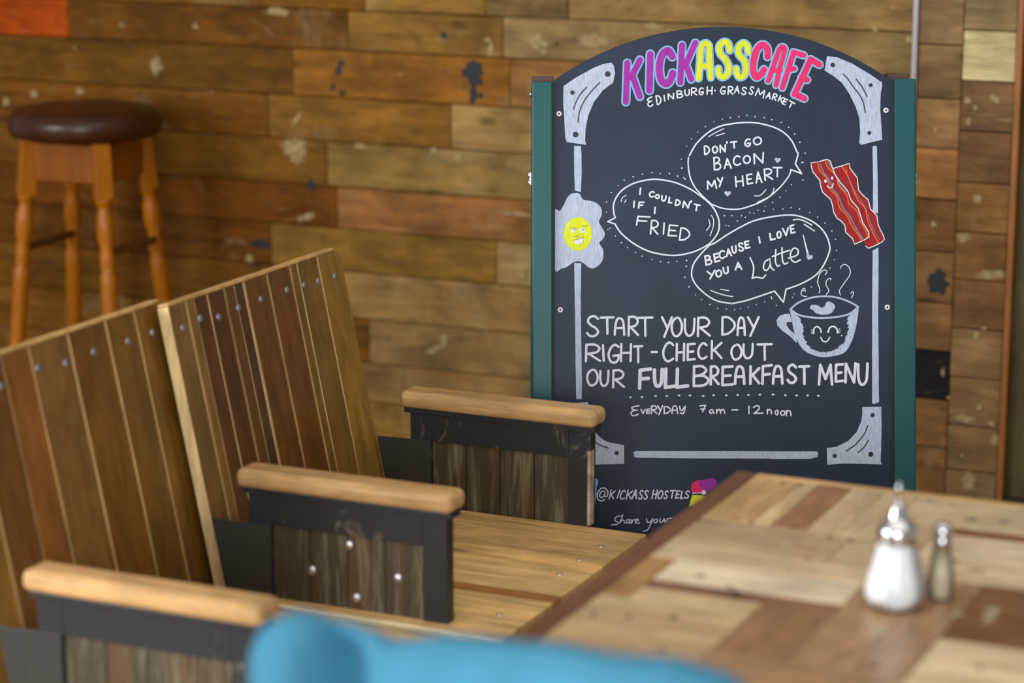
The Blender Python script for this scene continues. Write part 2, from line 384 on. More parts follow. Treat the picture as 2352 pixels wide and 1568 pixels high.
# ------------------------------------------------------------------ bar stool
SX, SY = -3.65, 5.30
stool = empty('bar_stool', (SX, SY, 0), label='tall turned-leg wooden bar stool with a dark brown padded round seat', cat='stool')
m = MB()
m.lathe([(0.0, .848), (.17, .848), (.192, .853), (.199, .866), (.201, .89), (.196, .908), (.18, .920), (.14, .927), (.07, .931), (0.0, .932)], 48, caps=False)
m.build('seat', M_leather, stool)
cam_az = atan2(SY, SX) + pi                       # towards the camera
LEG = [0, 1, 2, 3]
tops = []
wc = rgb(162, 94, 6)
for i in LEG:
    ang = cam_az + radians(14) + i * pi / 2
    d = Vector((cos(ang), sin(ang), 0))
    top = d * 0.150 + Vector((0, 0, .845)); foot = d * 0.236
    ax = (top - foot).normalized(); L_ = (top - foot).length
    yax = Vector((-d.y, d.x, 0)); xax = yax.cross(ax).normalized()
    Mx = Matrix((xax, yax, ax)).transposed().to_4x4(); Mx.translation = foot
    m = MB()
    h = .022
    # square head
    m.box(-h, h, -h, h, L_ - .145, L_, col=wc, rnd=i, M=Mx)
    prof = [(.0, 0), (.014, 0), (.016, .02), (.0165, .10), (.019, .25), (.0205, .38), (.0215, .475), (.0225, .50), (.017, .515), (.0195, .53), (.0195, .555), (.0165, .575), (.0225, .60),
            (.0235, .625), (.022, .655), (.016, .675), (.018, .685), (.022, .69), (.022, .705), (.0, .705)]
    prof = [(r, z * (L_ - .14) / .705) for r, z in prof]
    m.lathe(prof, 24, caps=False, col=wc, rnd=i, M=Mx)
    m.build('leg', M_stool, stool, bevel=.002)
    tops.append((d, foot, ax))
for i in LEG:
    d0, f0, a0 = tops[i]; d1, f1, a1 = tops[(i + 1) % 4]
    for nm, z, half, th, mat, colr in (('apron', .79, .05, .010, M_stool, rgb(134, 72, 4)), ('stretcher', .25 if i % 2 else .56, .009, .015, M_stool, rgb(96, 58, 18))):
        p0 = f0 + a0 * (z / a0.z); p1 = f1 + a1 * (z / a1.z)
        e = (p1 - p0); ln = e.length; e.normalize(); n_ = Vector((-e.y, e.x, 0)).normalized(); up = e.cross(n_)
        Mx = Matrix((e, n_, up)).transposed().to_4x4(); Mx.translation = p0
        m = MB(); m.box(.016, ln - .016, -th, th, -half, half, col=colr, rnd=i, M=Mx)
        m.build(nm, mat, stool, bevel=.003)

# ------------------------------------------------------------------ bench with dividing armrests
bench = empty('bench', (-1.70, 3.2, 0), label='wooden plank bench with high slatted back and three dark armrests capped in honey-coloured wood', cat='bench')
BO = Vector((1.70, -3.2, 0))           # the parts are modelled in room coordinates
def bpart(mb, name, mat, parent=None, bevel=0.0, seg=2):
    o = mb.build(name, mat, parent or bench, bevel, seg)
    if parent is None: o.location = BO
    return o
SEAT = .45
TILT = .2045
def backrest(x47, y0, y1, strips, ztop, screws, round_far):
    """a reclined panel of vertical planks; X falls by TILT per metre of height"""
    ln = sqrt(1 + TILT ** 2)
    up = Vector((-TILT, 0, 1)).normalized(); nrm = Vector((1, 0, TILT)).normalized()
    o0 = Vector((x47, 0, .47))
    def P(y, s_, d): return o0 + Vector((0, y, 0)) + up * s_ + nrm * d
    smax = (ztop - .47) * ln
    smin = -.06 * ln
    mb = MB(); th = .021
    y = y0
    for i, (w_, c) in enumerate(strips):
        ya, yb = y + .0009, y + w_ - .0009
        if i == 0: ya = y0
        last = i == len(strips) - 1
        if last: yb = y1
        dz = rng.uniform(-.0012, 0.0)
        if last and round_far:
            rr = .022
            prof = [(ya, smin), (yb, smin), (yb, smax - rr)] + [(yb - rr + rr * cos(q), smax - rr + rr * sin(q)) for q in (pi * .15, pi * .3, pi * .5)] + [(ya, smax)]
        else:
            prof = [(ya, smin), (yb, smin), (yb, smax), (ya, smax)]
        n = len(prof)
        v = [P(a, b, dz) for a, b in prof] + [P(a, b, -th) for a, b in prof]
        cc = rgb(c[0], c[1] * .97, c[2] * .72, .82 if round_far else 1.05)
        mb.add(v, [tuple(range(n)), tuple(range(2 * n - 1, n - 1, -1))], col=cc, rnd=i * .77 + y0)
        edge = rgb(232, 200, 146)
        mb.add(v, [(k, (k + 1) % n, n + (k + 1) % n, n + k) for k in range(n)], col=edge, rnd=i * .31)
        y += w_
    # pale squared lipping along the top
    o = bpart(mb, 'backrest', M_back, bevel=.0025)
    lip = MB()
    v = []
    for yy in (y0, y1 - (.02 if round_far else 0)):
        for s_, d in ((smax + .0002, .0005), (smax + .0002, -th), (smax + .006, -th), (smax + .006, .0005)): v.append(P(yy, s_, d))
    lip.add(v, [(0, 1, 2, 3), (7, 6, 5, 4), (0, 4, 5, 1), (1, 5, 6, 2), (2, 6, 7, 3), (3, 7, 4, 0)], col=rgb(200, 158, 100), rnd=2)
    bpart(lip, 'top_edge', M_back, parent=o, bevel=.002)
    for (yy, zz) in screws:
        sm_ = MB(); sc = P(yy, (zz - .47) * ln, 0)
        Mx = Matrix((Vector((0, 1, 0)), nrm.cross(Vector((0, 1, 0))), nrm)).transposed().to_4x4(); Mx.translation = sc
        sm_.lathe([(.0, -.004), (.0062, -.004), (.0062, .0006), (.005, .0016), (.0, .0017)], 14, caps=False, M=Mx)
        bpart(sm_, 'screw', M_dull, parent=o)
    return o
GL = (158, 122, 80)
stA = [(.050, (128, 96, 64)), (.0042, (160, 124, 80)), (.022, (140, 106, 66)), (.04, (104, 66, 38)), (.05, (96, 60, 36)), (.0042, (140, 106, 72)), (.03, (108, 74, 46)), (.028, (88, 60, 46)), (.0042, GL),
       (.072, (116, 74, 38)), (.0042, (150, 112, 66)), (.074, (120, 78, 40)), (.0042, GL), (.022, (130, 98, 60)), (.068, (136, 102, 62)), (.0042, (186, 150, 104)), (.082, (160, 122, 72))]
tot = sum(a for a, _ in stA); Y0A, Y1A = 3.235, 3.812
stA = [(a * (Y1A - Y0A) / tot, c) for a, c in stA]
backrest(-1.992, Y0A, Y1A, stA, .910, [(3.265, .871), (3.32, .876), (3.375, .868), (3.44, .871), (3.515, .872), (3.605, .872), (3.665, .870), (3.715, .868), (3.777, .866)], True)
stB = [(.09, (136, 100, 54)), (.0042, (160, 124, 78)), (.08, (104, 68, 38)), (.07, (124, 80, 44)), (.10, (122, 88, 56)), (.0042, GL), (.10, (112, 76, 36)), (.0042, (150, 116, 66)), (.08, (110, 78, 38)), (.0042, (150, 116, 66)), (.075, (112, 78, 36))]
tot = sum(a for a, _ in stB); Y0B, Y1B = 2.665, 3.262
stB = [(a * (Y1B - Y0B) / tot, c) for a, c in stB]
backrest(-2.026, Y0B, Y1B, stB, .910, [(2.73, .873), (2.82, .868), (2.915, .875), (2.985, .868), (3.06, .87), (3.155, .868), (3.227, .868)], False)
# seats
def seat(y0, y1):
    mb = MB(); y = y0; i = 0
    cols = [(196, 158, 104), (206, 166, 108), (160, 108, 54), (206, 168, 112), (200, 160, 102), (196, 156, 98)]
    ws = [.07, .12, .035, .13, .11, .14]
    s_ = (y1 - y0) / sum(ws)
    for w_, c in zip(ws, cols):
        w_ *= s_
        mb.box(-1.975, -1.472, y + .0006, y + w_ - .0006, SEAT - .028, SEAT, col=rgb(*c, 1.3), rnd=y * 3.1); y += w_
    mb.box(-1.975, -1.472, y0 - .008, y0 - .0006, SEAT - .028, SEAT, col=rgb(236, 214, 168), rnd=y0)
    o = bpart(mb, 'seat', M_seat, bevel=.002)
    for px, py in ((-1.518, y1 - .10), (-1.522, y1 - .185), (-1.522, y1 - .27), (-1.526, y1 - .50)):
        q = MB(); Mx = Matrix.Translation((px, py, SEAT))
        q.lathe([(0, -.003), (.0055, -.003), (.0055, .0006), (0, .0012)], 12, caps=False, M=Mx); bpart(q, 'screw', M_screw, parent=o)
    return o
seat(3.203, 3.80); seat(2.628, 3.168)
# arm dividers
def armrest(yc, screws, scrape):
    f = MB(); t2 = .0125; top = .622
    f.box(-1.935, -1.893, yc - t2, yc + t2, .02, top)
    f.box(-1.6225, -1.580, yc - t2, yc + t2, .02, top)
    f.box(-1.893, -1.6225, yc - t2, yc + t2, top - .05, top)
    f.box(-1.893, -1.6225, yc - t2, yc + t2, .06, .11)
    f.box(-1.945, -1.570, yc - .0175, yc + .0175, top, .632)
    o = bpart(f, 'armrest', M_frame, bevel=.0015)
    p = MB(); n = 4; w_ = (1.893 - 1.6225) / n
    for i in range(n):
        p.box(-1.893 + i * w_ + .0008, -1.893 + (i + 1) * w_ - .0008, yc - .008, yc + .008, .11, top - .05)
    bpart(p, 'infill_panel', M_infill, parent=o, bevel=.001)
    wg = MB()
    xs = [(-2.002, .571), (-1.894, .574), (-1.894, .455), (-1.979, .455)]
    v = [(a, yc - .0165, b) for a, b in xs] + [(a, yc - .0128, b) for a, b in xs]
    wg.add(v, [(0, 1, 2, 3), (7, 6, 5, 4), (0, 4, 5, 1), (1, 5, 6, 2), (2, 6, 7, 3), (3, 7, 4, 0)])
    bpart(wg, 'side_wing', M_wing, parent=o, bevel=.001)
    c = MB(); c.box(-1.95, -1.565, yc - .029, yc + .029, .6322, .664, col=rgb(198, 156, 104), rnd=yc * 2)
    bpart(c, 'armrest_cap', M_cap, parent=o, bevel=.012, seg=4)
    if scrape:
        s_ = MB(); s_.box(-1.5850, -1.5793, yc - .0130, yc + .004, .452, .588, col=rgb(176, 160, 134)); bpart(s_, 'worn_edge', M_seat, parent=o)
    for (sx, sz) in screws:
        q = MB(); Mx = Matrix.Translation((sx, yc - .0085, sz)) @ Matrix.Rotation(pi / 2, 4, 'X')
        q.lathe([(0, -.003), (.0085, -.003), (.0085, .001), (.0062, .0036), (0, .0044)], 14, caps=False, M=Mx); bpart(q, 'screw', M_screw, parent=o)
    return o
armrest(3.812, [], True)
armrest(3.236, [(-1.754, .556), (-1.668, .513), (-1.822, .505), (-1.742, .470)], False)
armrest(2.660, [], False)
for (ya, yb) in ((3.236, 3.81), (2.66, 3.236)):
    for xa in (-1.52, -1.96):
        b = MB(); b.box(xa, xa + .025, ya + .02, yb - .02, .0, SEAT - .0285); bpart(b, 'base_board', M_infill, bevel=.002)

# ------------------------------------------------------------------ table
TZ = .73
table = empty('table', (-0.70, 2.75, 0), label='table topped with a patchwork of pale and brown reclaimed boards', cat='table')
TO = Vector((.70, -2.75, 0))
slab = MB()
TX0, TX1, TY0, TY1 = -1.137, -.26, 2.20, 3.305
slab.box(TX0, TX1, TY0, TY1, TZ - .036, TZ - .004, col=rgb(140, 96, 56), mi=0)
# (x0, x1, y0, y1, colour, grain direction: 0 = x, 1 = y)
TOP = [
 (-1.137, -1.104, 2.20, 3.305, (112, 66, 36), 1),
 (-1.104, -1.030, 3.055, 3.285, (186, 142, 84), 1), (-1.030, -1.002, 3.055, 3.285, (206, 170, 118), 1), (-1.002, -.953, 3.055, 3.285, (150, 104, 64), 1),
 (-.953, -.905, 3.055, 3.285, (190, 158, 116), 1), (-.905, -.855, 3.055, 3.285, (196, 166, 124), 1),
 (-1.104, -.26, 3.285, 3.305, (196, 152, 96), 0),
 (-.855, -.26, 3.155, 3.285, (196, 170, 130), 0), (-.855, -.785, 3.055, 3.155, (188, 156, 114), 0),
 (-.785, -.26, 3.120, 3.155, (122, 76, 50), 0), (-.785, -.26, 3.02, 3.12, (206, 182, 146), 0), (-.785, -.26, 2.925, 3.02, (200, 172, 134), 0),
 (-1.104, -.885, 2.95, 3.055, (178, 144, 104), 0), (-.885, -.785, 2.925, 3.055, (188, 158, 118), 0), (-1.104, -.885, 2.925, 2.95, (190, 160, 118), 0),
 (-1.104, -.812, 2.862, 2.925, (202, 172, 132), 0),
 (-1.104, -1.066, 2.688, 2.862, (166, 120, 66), 1), (-1.066, -.812, 2.772, 2.862, (216, 194, 158), 0),
 (-1.066, -.812, 2.735, 2.772, (134, 90, 60), 0),
 (-.812, -.735, 2.55, 2.925, (164, 124, 86), 1), (-.735, -.672, 2.55, 2.925, (156, 116, 82), 1),
 (-.672, -.26, 2.83, 2.925, (126, 84, 54), 0), (-.672, -.26, 2.70, 2.83, (116, 74, 44), 0),
 (-.672, -.26, 2.60, 2.70, (206, 178, 138), 0), (-.672, -.26, 2.48, 2.60, (198, 168, 126), 0),
 (-1.066, -.905, 2.688, 2.735, (204, 170, 124), 0), (-1.104, -.905, 2.655, 2.688, (200, 166, 120), 0), (-1.104, -.905, 2.54, 2.655, (188, 152, 108), 0),
 (-.905, -.812, 2.55, 2.735, (146, 104, 68), 1), (-.905, -.672, 2.36, 2.55, (158, 118, 80), 0), (-1.104, -.905, 2.36, 2.54, (176, 140, 96), 0),
 (-.672, -.26, 2.36, 2.48, (150, 108, 70), 0), (-1.104, -.26, 2.20, 2.36, (184, 146, 100), 0)]
for i, (x0, x1, y0, y1, c, d) in enumerate(TOP):
    g_ = .3 * c[0] + .59 * c[1] + .11 * c[2]; c = [a * .86 + g_ * .14 for a in c]
    slab.box(x0 + .0004, x1 - .0004, y0 + .0004, y1 - .0004, TZ - .004, TZ - rng.uniform(0, .0003), col=rgb(*c, 1.1), rnd=i * .913, mi=d)
o = slab.build('tabletop', [M_tx, M_ty], table, bevel=.0012, seg=1); o.location = TO
def top_mark(mb, x, y, rx, ry):
    p = blob(x, y, rx, ry, rng.uniform(-.3, .3), 12, .3); q = [(x + (a - x) * .5, y + (b - y) * .5) for a, b in p]
    v = [(a, b, TZ + .0003) for a, b in p] + [(a, b, TZ + .0004) for a, b in q]
    for k in range(12):
        k2 = (k + 1) % 12
        mb.add([v[k], v[k2], v[12 + k2], v[12 + k]], [(0, 1, 2, 3)], col=[(0, 0, 0, 1)] * 2 + [(1, 1, 1, 1)] * 2)
    mb.add(v[12:], [tuple(range(12))], col=(1, 1, 1, 1))
tops = o
for nm, mat_, lst in (('dark_stain', M_stain_brown, [(-1.078, 2.608, 0.0032, 0.0112), (-1.037, 2.618, 0.0043, 0.0144), (-0.985, 2.639, 0.0065, 0.0112), (-1.013, 2.807, 0.0086, 0.0096), (-0.961, 2.78, 0.0054, 0.0064), (-0.951, 2.767, 0.0119, 0.0064), (-1.054, 3.267, 0.0038, 0.0064), (-1.025, 3.265, 0.0043, 0.0064), (-0.967, 3.267, 0.0027, 0.0064), (-0.832, 3.266, 0.0038, 0.0064), (-0.799, 3.263, 0.0027, 0.0064), (-0.899, 3.241, 0.0027, 0.0064), (-1.029, 3.058, 0.0049, 0.008), (-0.97, 3.063, 0.0049, 0.0064), (-0.911, 3.038, 0.0086, 0.0064), (-0.878, 3.028, 0.0054, 0.0064), (-1.054, 3.065, 0.0027, 0.0064), (-1.101, 3.043, 0.0032, 0.0064), (-0.757, 3.2, 0.013, 0.0064), (-0.714, 3.21, 0.0108, 0.0064), (-0.73, 3.001, 0.0076, 0.008), (-0.692, 2.975, 0.014, 0.0064), (-0.822, 2.694, 0.0049, 0.0096), (-0.713, 2.573, 0.0065, 0.008), (-0.959, 2.526, 0.0065, 0.0064), (-0.965, 2.779, 0.0049, 0.0064), (-0.91, 2.936, 0.0043, 0.0064), (-0.604, 2.619, 0.0076, 0.008), (-0.945, 2.748, 0.0162, 0.008)]),
                      ('worn_glare_stain', M_stain_worn_glare, [(-0.951, 2.982, 0.0108, 0.0144), (-0.927, 2.981, 0.0054, 0.0128), (-0.89, 2.881, 0.014, 0.0112), (-0.916, 2.87, 0.0054, 0.0112), (-0.743, 2.697, 0.014, 0.0224), (-0.757, 2.69, 0.0086, 0.0128), (-0.636, 2.807, 0.013, 0.0416), (-0.673, 2.796, 0.0076, 0.016)])):  # pale wear, plus glare painted on the boards below the pourer
    mb = MB()
    for a in lst: top_mark(mb, *a)
    mb.build(nm, mat_, tops)
for yy in (2.58, 3.05):
    p = MB(); p.box(-.74, -.66, yy - .04, yy + .04, .03, TZ - .036); q = p.build('leg', M_darkleg, table, bevel=.004); q.location = TO
    p = MB(); p.box(-.98, -.42, yy - .04, yy + .04, .0, .03); q = p.build('foot', M_darkleg, table, bevel=.006); q.location = TO

# sugar pourer and salt shaker
pour = empty('sugar_pourer', (-.752, 2.795, TZ), label='round glass pourer full of white sugar with a chrome spout', cat='sugar pourer')
m = MB(); m.lathe([(.0, .0), (.027, .0), (.034, .005), (.0382, .017), (.0380, .026), (.034, .042), (.0288, .060), (.0248, .076), (.0230, .086), (.0230, .092)], 48, caps=False)
m.build('glass_body', M_glass, pour)
m = MB(); m.lathe([(.0, .001), (.0265, .001), (.0336, .0054), (.0376, .017), (.0374, .026), (.0334, .042), (.0282, .060), (.0242, .076), (.0224, .0865), (.0, .0868)], 48, caps=False)
m.build('sugar', M_sugar, pour)
m = MB(); m.lathe([(.0226, .0835), (.0248, .0835), (.0252, .087), (.0252, .096), (.0242, .102), (.0195, .108), (.0135, .1115), (.012, .116), (.0085, .127), (.0055, .1335), (0, .134)], 40, caps=False)
cap = m.build('cap', M_chrome, pour)
m = MB(); m.lathe([(0, .132), (.0036, .132), (.0031, .150), (.0029, .158), (0, .1585)], 16, caps=False); m.build('spout', M_chrome, cap)
salt = empty('salt_shaker', (-.708, 2.845, TZ), label='small ribbed glass salt shaker with a domed chrome cap', cat='salt shaker')
m = MB()
prof = [(0, 0), (.0125, 0), (.0145, .003)]
for i in range(15):
    z = .006 + i * .0042; b = .0148 + .0016 * sin(pi * min(1, z / .045)) - (.0035 * max(0, (z - .035) / .03))
    prof += [(b, z), (b + .0006, z + .0021)]
prof += [(.0105, .070), (.0105, .073)]
m.lathe(prof, 32, caps=False); m.build('glass_body', M_glass2, salt)
m = MB(); m.lathe([(0, .0025), (.0118, .0025), (.0135, .006), (.0142, .025), (.0135, .04), (.0105, .058), (.0, .0585)], 32, caps=False); m.build('salt', M_salt, salt)
m = MB(); m.lathe([(.0108, .0685), (.0122, .0685), (.0122, .080), (.0106, .0815), (.0122, .084), (.0126, .089), (.0112, .095), (.007, .0985), (0, .0995)], 32, caps=False); m.build('cap', M_chrome, salt)

# ------------------------------------------------------------------ blue chair in front
chair = empty('blue_chair', (-.885, 2.05, 0), label='bright blue soft-backed chair at the near end of the table', cat='chair')
CO = Vector((.885, -2.05, 0))
prof_t = [(-1.135, .86), (-1.131, .920), (-1.122, .938), (-1.108, .948), (-1.093, .952), (-1.072, .951), (-1.035, .947), (-.998, .935), (-.975, .941), (-.944, .951), (-.899, .954), (-.834, .957), (-.77, .960), (-.708, .961), (-.667, .955), (-.648, .945), (-.636, .925), (-.630, .87)]
def top_at(x):
    for (a, za), (b, zb) in zip(prof_t[:-1], prof_t[1:]):
        if a <= x <= b: return za + (zb - za) * (x - a) / (b - a)
    return prof_t[-1][1]
mb = MB(); NX, ring = 72, []
xs = [prof_t[0][0] + (prof_t[-1][0] - prof_t[0][0]) * i / NX for i in range(NX + 1)]
V = []; NS = 26
for x in xs:
    zt = top_at(x)
    e = min(x - xs[0], xs[-1] - x)
    th = .006 + .046 * sqrt(max(0, min(1, e / .03)))
    zb = .50
    path = []
    for k in range(11): path.append((1.0, zb + (zt - th - zb) * k / 10))
    for k in range(1, 5): a = pi * k / 5; path.append((cos(a), zt - th + th * sin(a)))
    for k in range(11): path.append((-1.0, zt - th - (zt - th - zb) * k / 10))
    for s_, z in path:
        y = 1.90 + th * s_
        g = math.exp(-((x + 1.042 - .25 * (.94 - z)) / .024) ** 2)          # the deep fold beside the left corner
        if s_ < 0.3: y += .085 * g * min(1, max(0, (zt - z) / .02))
        y += .004 * sin(x * 38 + z * 9) + .003 * sin(x * 71 - z * 23)
        V.append((x, y, z))
n = len(path); Fc = []
for i in range(NX):
    for j in range(n - 1):
        Fc.append((i * n + j, (i + 1) * n + j, (i + 1) * n + j + 1, i * n + j + 1))
Fc.append(tuple(range(n))); Fc.append(tuple(NX * n + j for j in reversed(range(n))))
mb.add(V, Fc, smooth=True); o = mb.build('backrest', M_blue, chair); o.location = CO
mb = MB(); mb.box(-1.12, -.65, 1.93, 2.34, .43, .50); o = mb.build('seat', M_blue, chair, bevel=.025, seg=4); o.location = CO
for sx in (-1.09, -.68):
    for sy in (1.955, 2.31):
        mb = MB(); Mx = Matrix.Translation((sx, sy, 0)); mb.lathe([(0, 0), (.011, 0), (.017, .44), (0, .44)], 16, caps=False, M=Mx)
        o = mb.build('leg', M_darkleg, chair); o.location = CO

# ------------------------------------------------------------------ chalkboard pavement sign
DZ = 4.58                                    # distance at which the sign stands
KP = DZ / F_PX                               # metres for one unit of the drawing grid
BX, BY = 1660.0, 1664.0                      # foot of the board on the drawing grid
def W(px, py):
    x = (px - 1176) / F_PX; u = (784 - py) / F_PX
    fw = cos(PITCH) + u * sin(PITCH); dz = -sin(PITCH) + u * cos(PITCH)
    return Vector((x * cos(YAW) - fw * sin(YAW), x * sin(YAW) + fw * cos(YAW), dz)) * DZ + Vector((0, 0, EYE))
foot = W(BX, BY)
sign = empty('chalkboard_sign', (foot.x, foot.y, 0.0), (pi / 2 - PITCH, 0, YAW),
             label='tall arched black chalkboard pavement sign with green posts advertising a breakfast menu', cat='sign')
def loc(px, py): return ((px - BX) * KP, (BY - py) * KP)

m_, nt, bs = new_mat('blackboard'); M_board = m_
tc = nt.nodes.new('ShaderNodeTexCoord')
bs.inputs['Roughness'].default_value = 0.40; bs.inputs['Specular IOR Level'].default_value = 0.22
dust = mrange(nt, noise(nt, tc.outputs['Object'], 4.0, 5, 0.6, 0.8), 0.45, 0.8, 0, 0.22)
nt.links.new(mixc(nt, rgb(34, 45, 63), rgb(64, 80, 106), dust), bs.inputs['Base Color'])
M_gap_shade = plain('gap_shade_paint', rgb(22, 22, 26), 0.6)

board = MB()
poly = [(1268, 1640), (2050, 1640), (2050, 186)]
Rr = 672.
for i in range(0, 41):
    dx = 389 - 778 * i / 40
    poly.append((1659 + dx, 64 + Rr - sqrt(Rr * Rr - dx * dx)))
poly.append((1268, 191))
board.prism([loc(*p) for p in poly], -.010, 0.0)
bd = board.build('board_panel', M_board, sign, bevel=.0015)
def post(x0, x1, top, name, z0, z1, mat, M=None, bevel=.003):
    mb = MB(); a = loc(x0, 1662); b = loc(x1, top)
    mb.box(a[0], b[0], a[1], b[1], z0, z1, M=M)
    return mb.build(name, mat, sign, bevel=bevel)
for (x0, x1) in ((1221.5, 1269.5), (2052.5, 2101.5)):
    po = post(x0, x1, 191 if x0 < 1500 else 184.5, 'post', -.026, .012, M_green)
for (x0, x1, yb) in ((1268.5, 1274.5, 191), (2047, 2052.5, 186)):
    mb = MB(); a = loc(x0, 1640); b = loc(x1, yb); mb.box(a[0], b[0], a[1], b[1], .0002, .004); mb.build('gap_shade_strip', M_gap_shade, sign)  # dark strip painted in as the shaded gap beside each post
mb = MB(); a = loc(1270, 1630); b = loc(2052, 1560); mb.box(a[0], b[0], a[1], b[1], -.024, -.0105); mb.build('lower_rail', M_green, sign)
# the rear frame hangs from hinges near the top and swings back
hp = Vector((0, loc(0, 186)[1], -.05))
Rm = Matrix.Translation(hp) @ Matrix.Rotation(2 * PITCH, 4, 'X') @ Matrix.Translation(-hp)
Lr = hp.y - .012
for (x0, x1) in ((1221, 1272), (2042, 2092)):
    mb = MB(); a = loc(x0, 0)[0]; b = loc(x1, 0)[0]
    mb.box(a, b, hp.y - Lr - .0, hp.y - .004, -.062, -.036, M=Rm); mb.build('rear_leg', M_green, sign, bevel=.003)
    mb = MB(); yt = loc(0, 191 if x0 < 1500 else 184)[1]
    mb.box(a, b, yt - .02, yt + .015, -.060, -.029); mb.build('post_end', M_browncap, sign, bevel=.0015)
a = loc(1272, 0)[0]; b = loc(2042, 0)[0]
for yy in (.14, 1.10):
    mb = MB(); mb.box(a, b, yy, yy + .05, -.060, -.038, M=Rm); mb.build('rear_rail', M_green, sign, bevel=.003)
for (px, py) in ((1284, 264), (2035, 256), (1287, 714), (2038, 708)):
    lx, ly = loc(px, py); mb = MB(); Mx = Matrix.Translation((lx, ly, 0))
    mb.lathe([(.0, .0002), (.0053, .0002), (.0050, .0016), (.0026, .0021), (.0019, .0014)], 20, caps=False, M=Mx)
    mb.lathe([(.0019, .0013), (.0, .0012)], 14, caps=False, mi=1, M=Mx)
    mb.build('screw', [M_white_ring, M_black_hole], sign)
for side, (px, py) in ((-1, (1221.5, 410)), (1, (2101.5, 412))):
    lx, ly = loc(px, py); mb = MB()
    Mx = Matrix.Translation((lx + side * .0035, ly, -.016))
    mb.lathe([(0, -.011), (.0042, -.011), (.0042, -.002), (.0022, -.001), (.0022, .004), (.0038, .005), (.0038, .012), (0, .012)], 14, caps=False, M=Mx @ Matrix.Rotation(pi / 2, 4, 'X'))
    mb.box(lx + (0 if side > 0 else -.003), lx + (.003 if side > 0 else 0), ly - .014, ly + .010, -.022, -.006)
    mb.build('hinge', M_chrome, sign, bevel=.001)
lx, ly = loc(1221.5, 218); mb = MB(); Mx = Matrix.Translation((lx - .002, ly, -.008)) @ Matrix.Rotation(pi / 2, 4, 'Y')
mb.lathe([(0, -.002), (.005, -.002), (.005, .002), (0, .002)], 14, caps=False, M=Mx); mb.build('bolt', M_chrome, sign)

# --- chalk drawing tools (all marks lie on the board face)
CH = chalk('chalk_white', rgb(222, 225, 240), 0.10)
CG = chalk('chalk_pale_blue', rgb(186, 197, 218), 0.16)
CT = chalk('chalk_blue_outline', rgb(136, 184, 222), 0.1)
CP = chalk('chalk_purple', rgb(166, 52, 166), 0.12); CY = chalk('chalk_yellow', rgb(222, 226, 50), 0.12); CK = chalk('chalk_pink', rgb(232, 50, 112), 0.12)
CR = chalk('chalk_red', rgb(156, 36, 40), 0.14); CO_ = chalk('chalk_orange', rgb(232, 106, 34), 0.1); CB = chalk('chalk_blue_grey', rgb(112, 128, 150), 0.1)
CL = chalk('chalk_light_blue', rgb(130, 176, 230), 0.1); CD = plain('board_black', rgb(28, 30, 38), 0.5)
MATS = [CH, CG, CT, CP, CY, CK, CR, CO_, CB, CL, CD]
WH, GR, OUT, PUR, YEL, PNK, RED, ORG, BGR, LBL, BLK = range(11)

Z1 = lambda x, y: (1200 + x / 4.9, 40 + y / 4.9)
Z2 = lambda x, y: (1640 + x / 4.9, 40 + y / 4.9)
Z3 = lambda x, y: (1200 + x / 4.9, 340 + y / 4.9)
Z4 = lambda x, y: (1640 + x / 4.9, 340 + y / 4.9)
Z5 = lambda x, y: (1200 + x / 4.9, 640 + y / 4.9)
Z6 = lambda x, y: (1640 + x / 4.9, 580 + y / 4.9)
Z7 = lambda x, y: (1280 + x / 4.6125, 900 + y / 4.6125)
Z8 = lambda x, y: (1720 + x / 4.6125, 860 + y / 4.6125)
def pts(z, s): return [z(*[float(q) for q in p.split(',')]) for p in s.split()]

def smooth(p, closed=False, k=6):
    n = len(p); out = []
    if n < 3: return list(p)
    rng_ = range(n if closed else n - 1)
    for i in rng_:
        p0 = p[(i - 1) % n] if closed or i > 0 else p[0]
        p1 = p[i]; p2 = p[(i + 1) % n]
        p3 = p[(i + 2) % n] if closed or i + 2 < n else p[-1]
        for j in range(k):
            t = j / k
            out.append(tuple(.5 * (2 * b + (c - a) * t + (2 * a - 5 * b + 4 * c - d) * t * t + (-a + 3 * b - 3 * c + d) * t ** 3) for a, b, c, d in zip(p0, p1, p2, p3)))
    if not closed: out.append(p[-1])
    return out

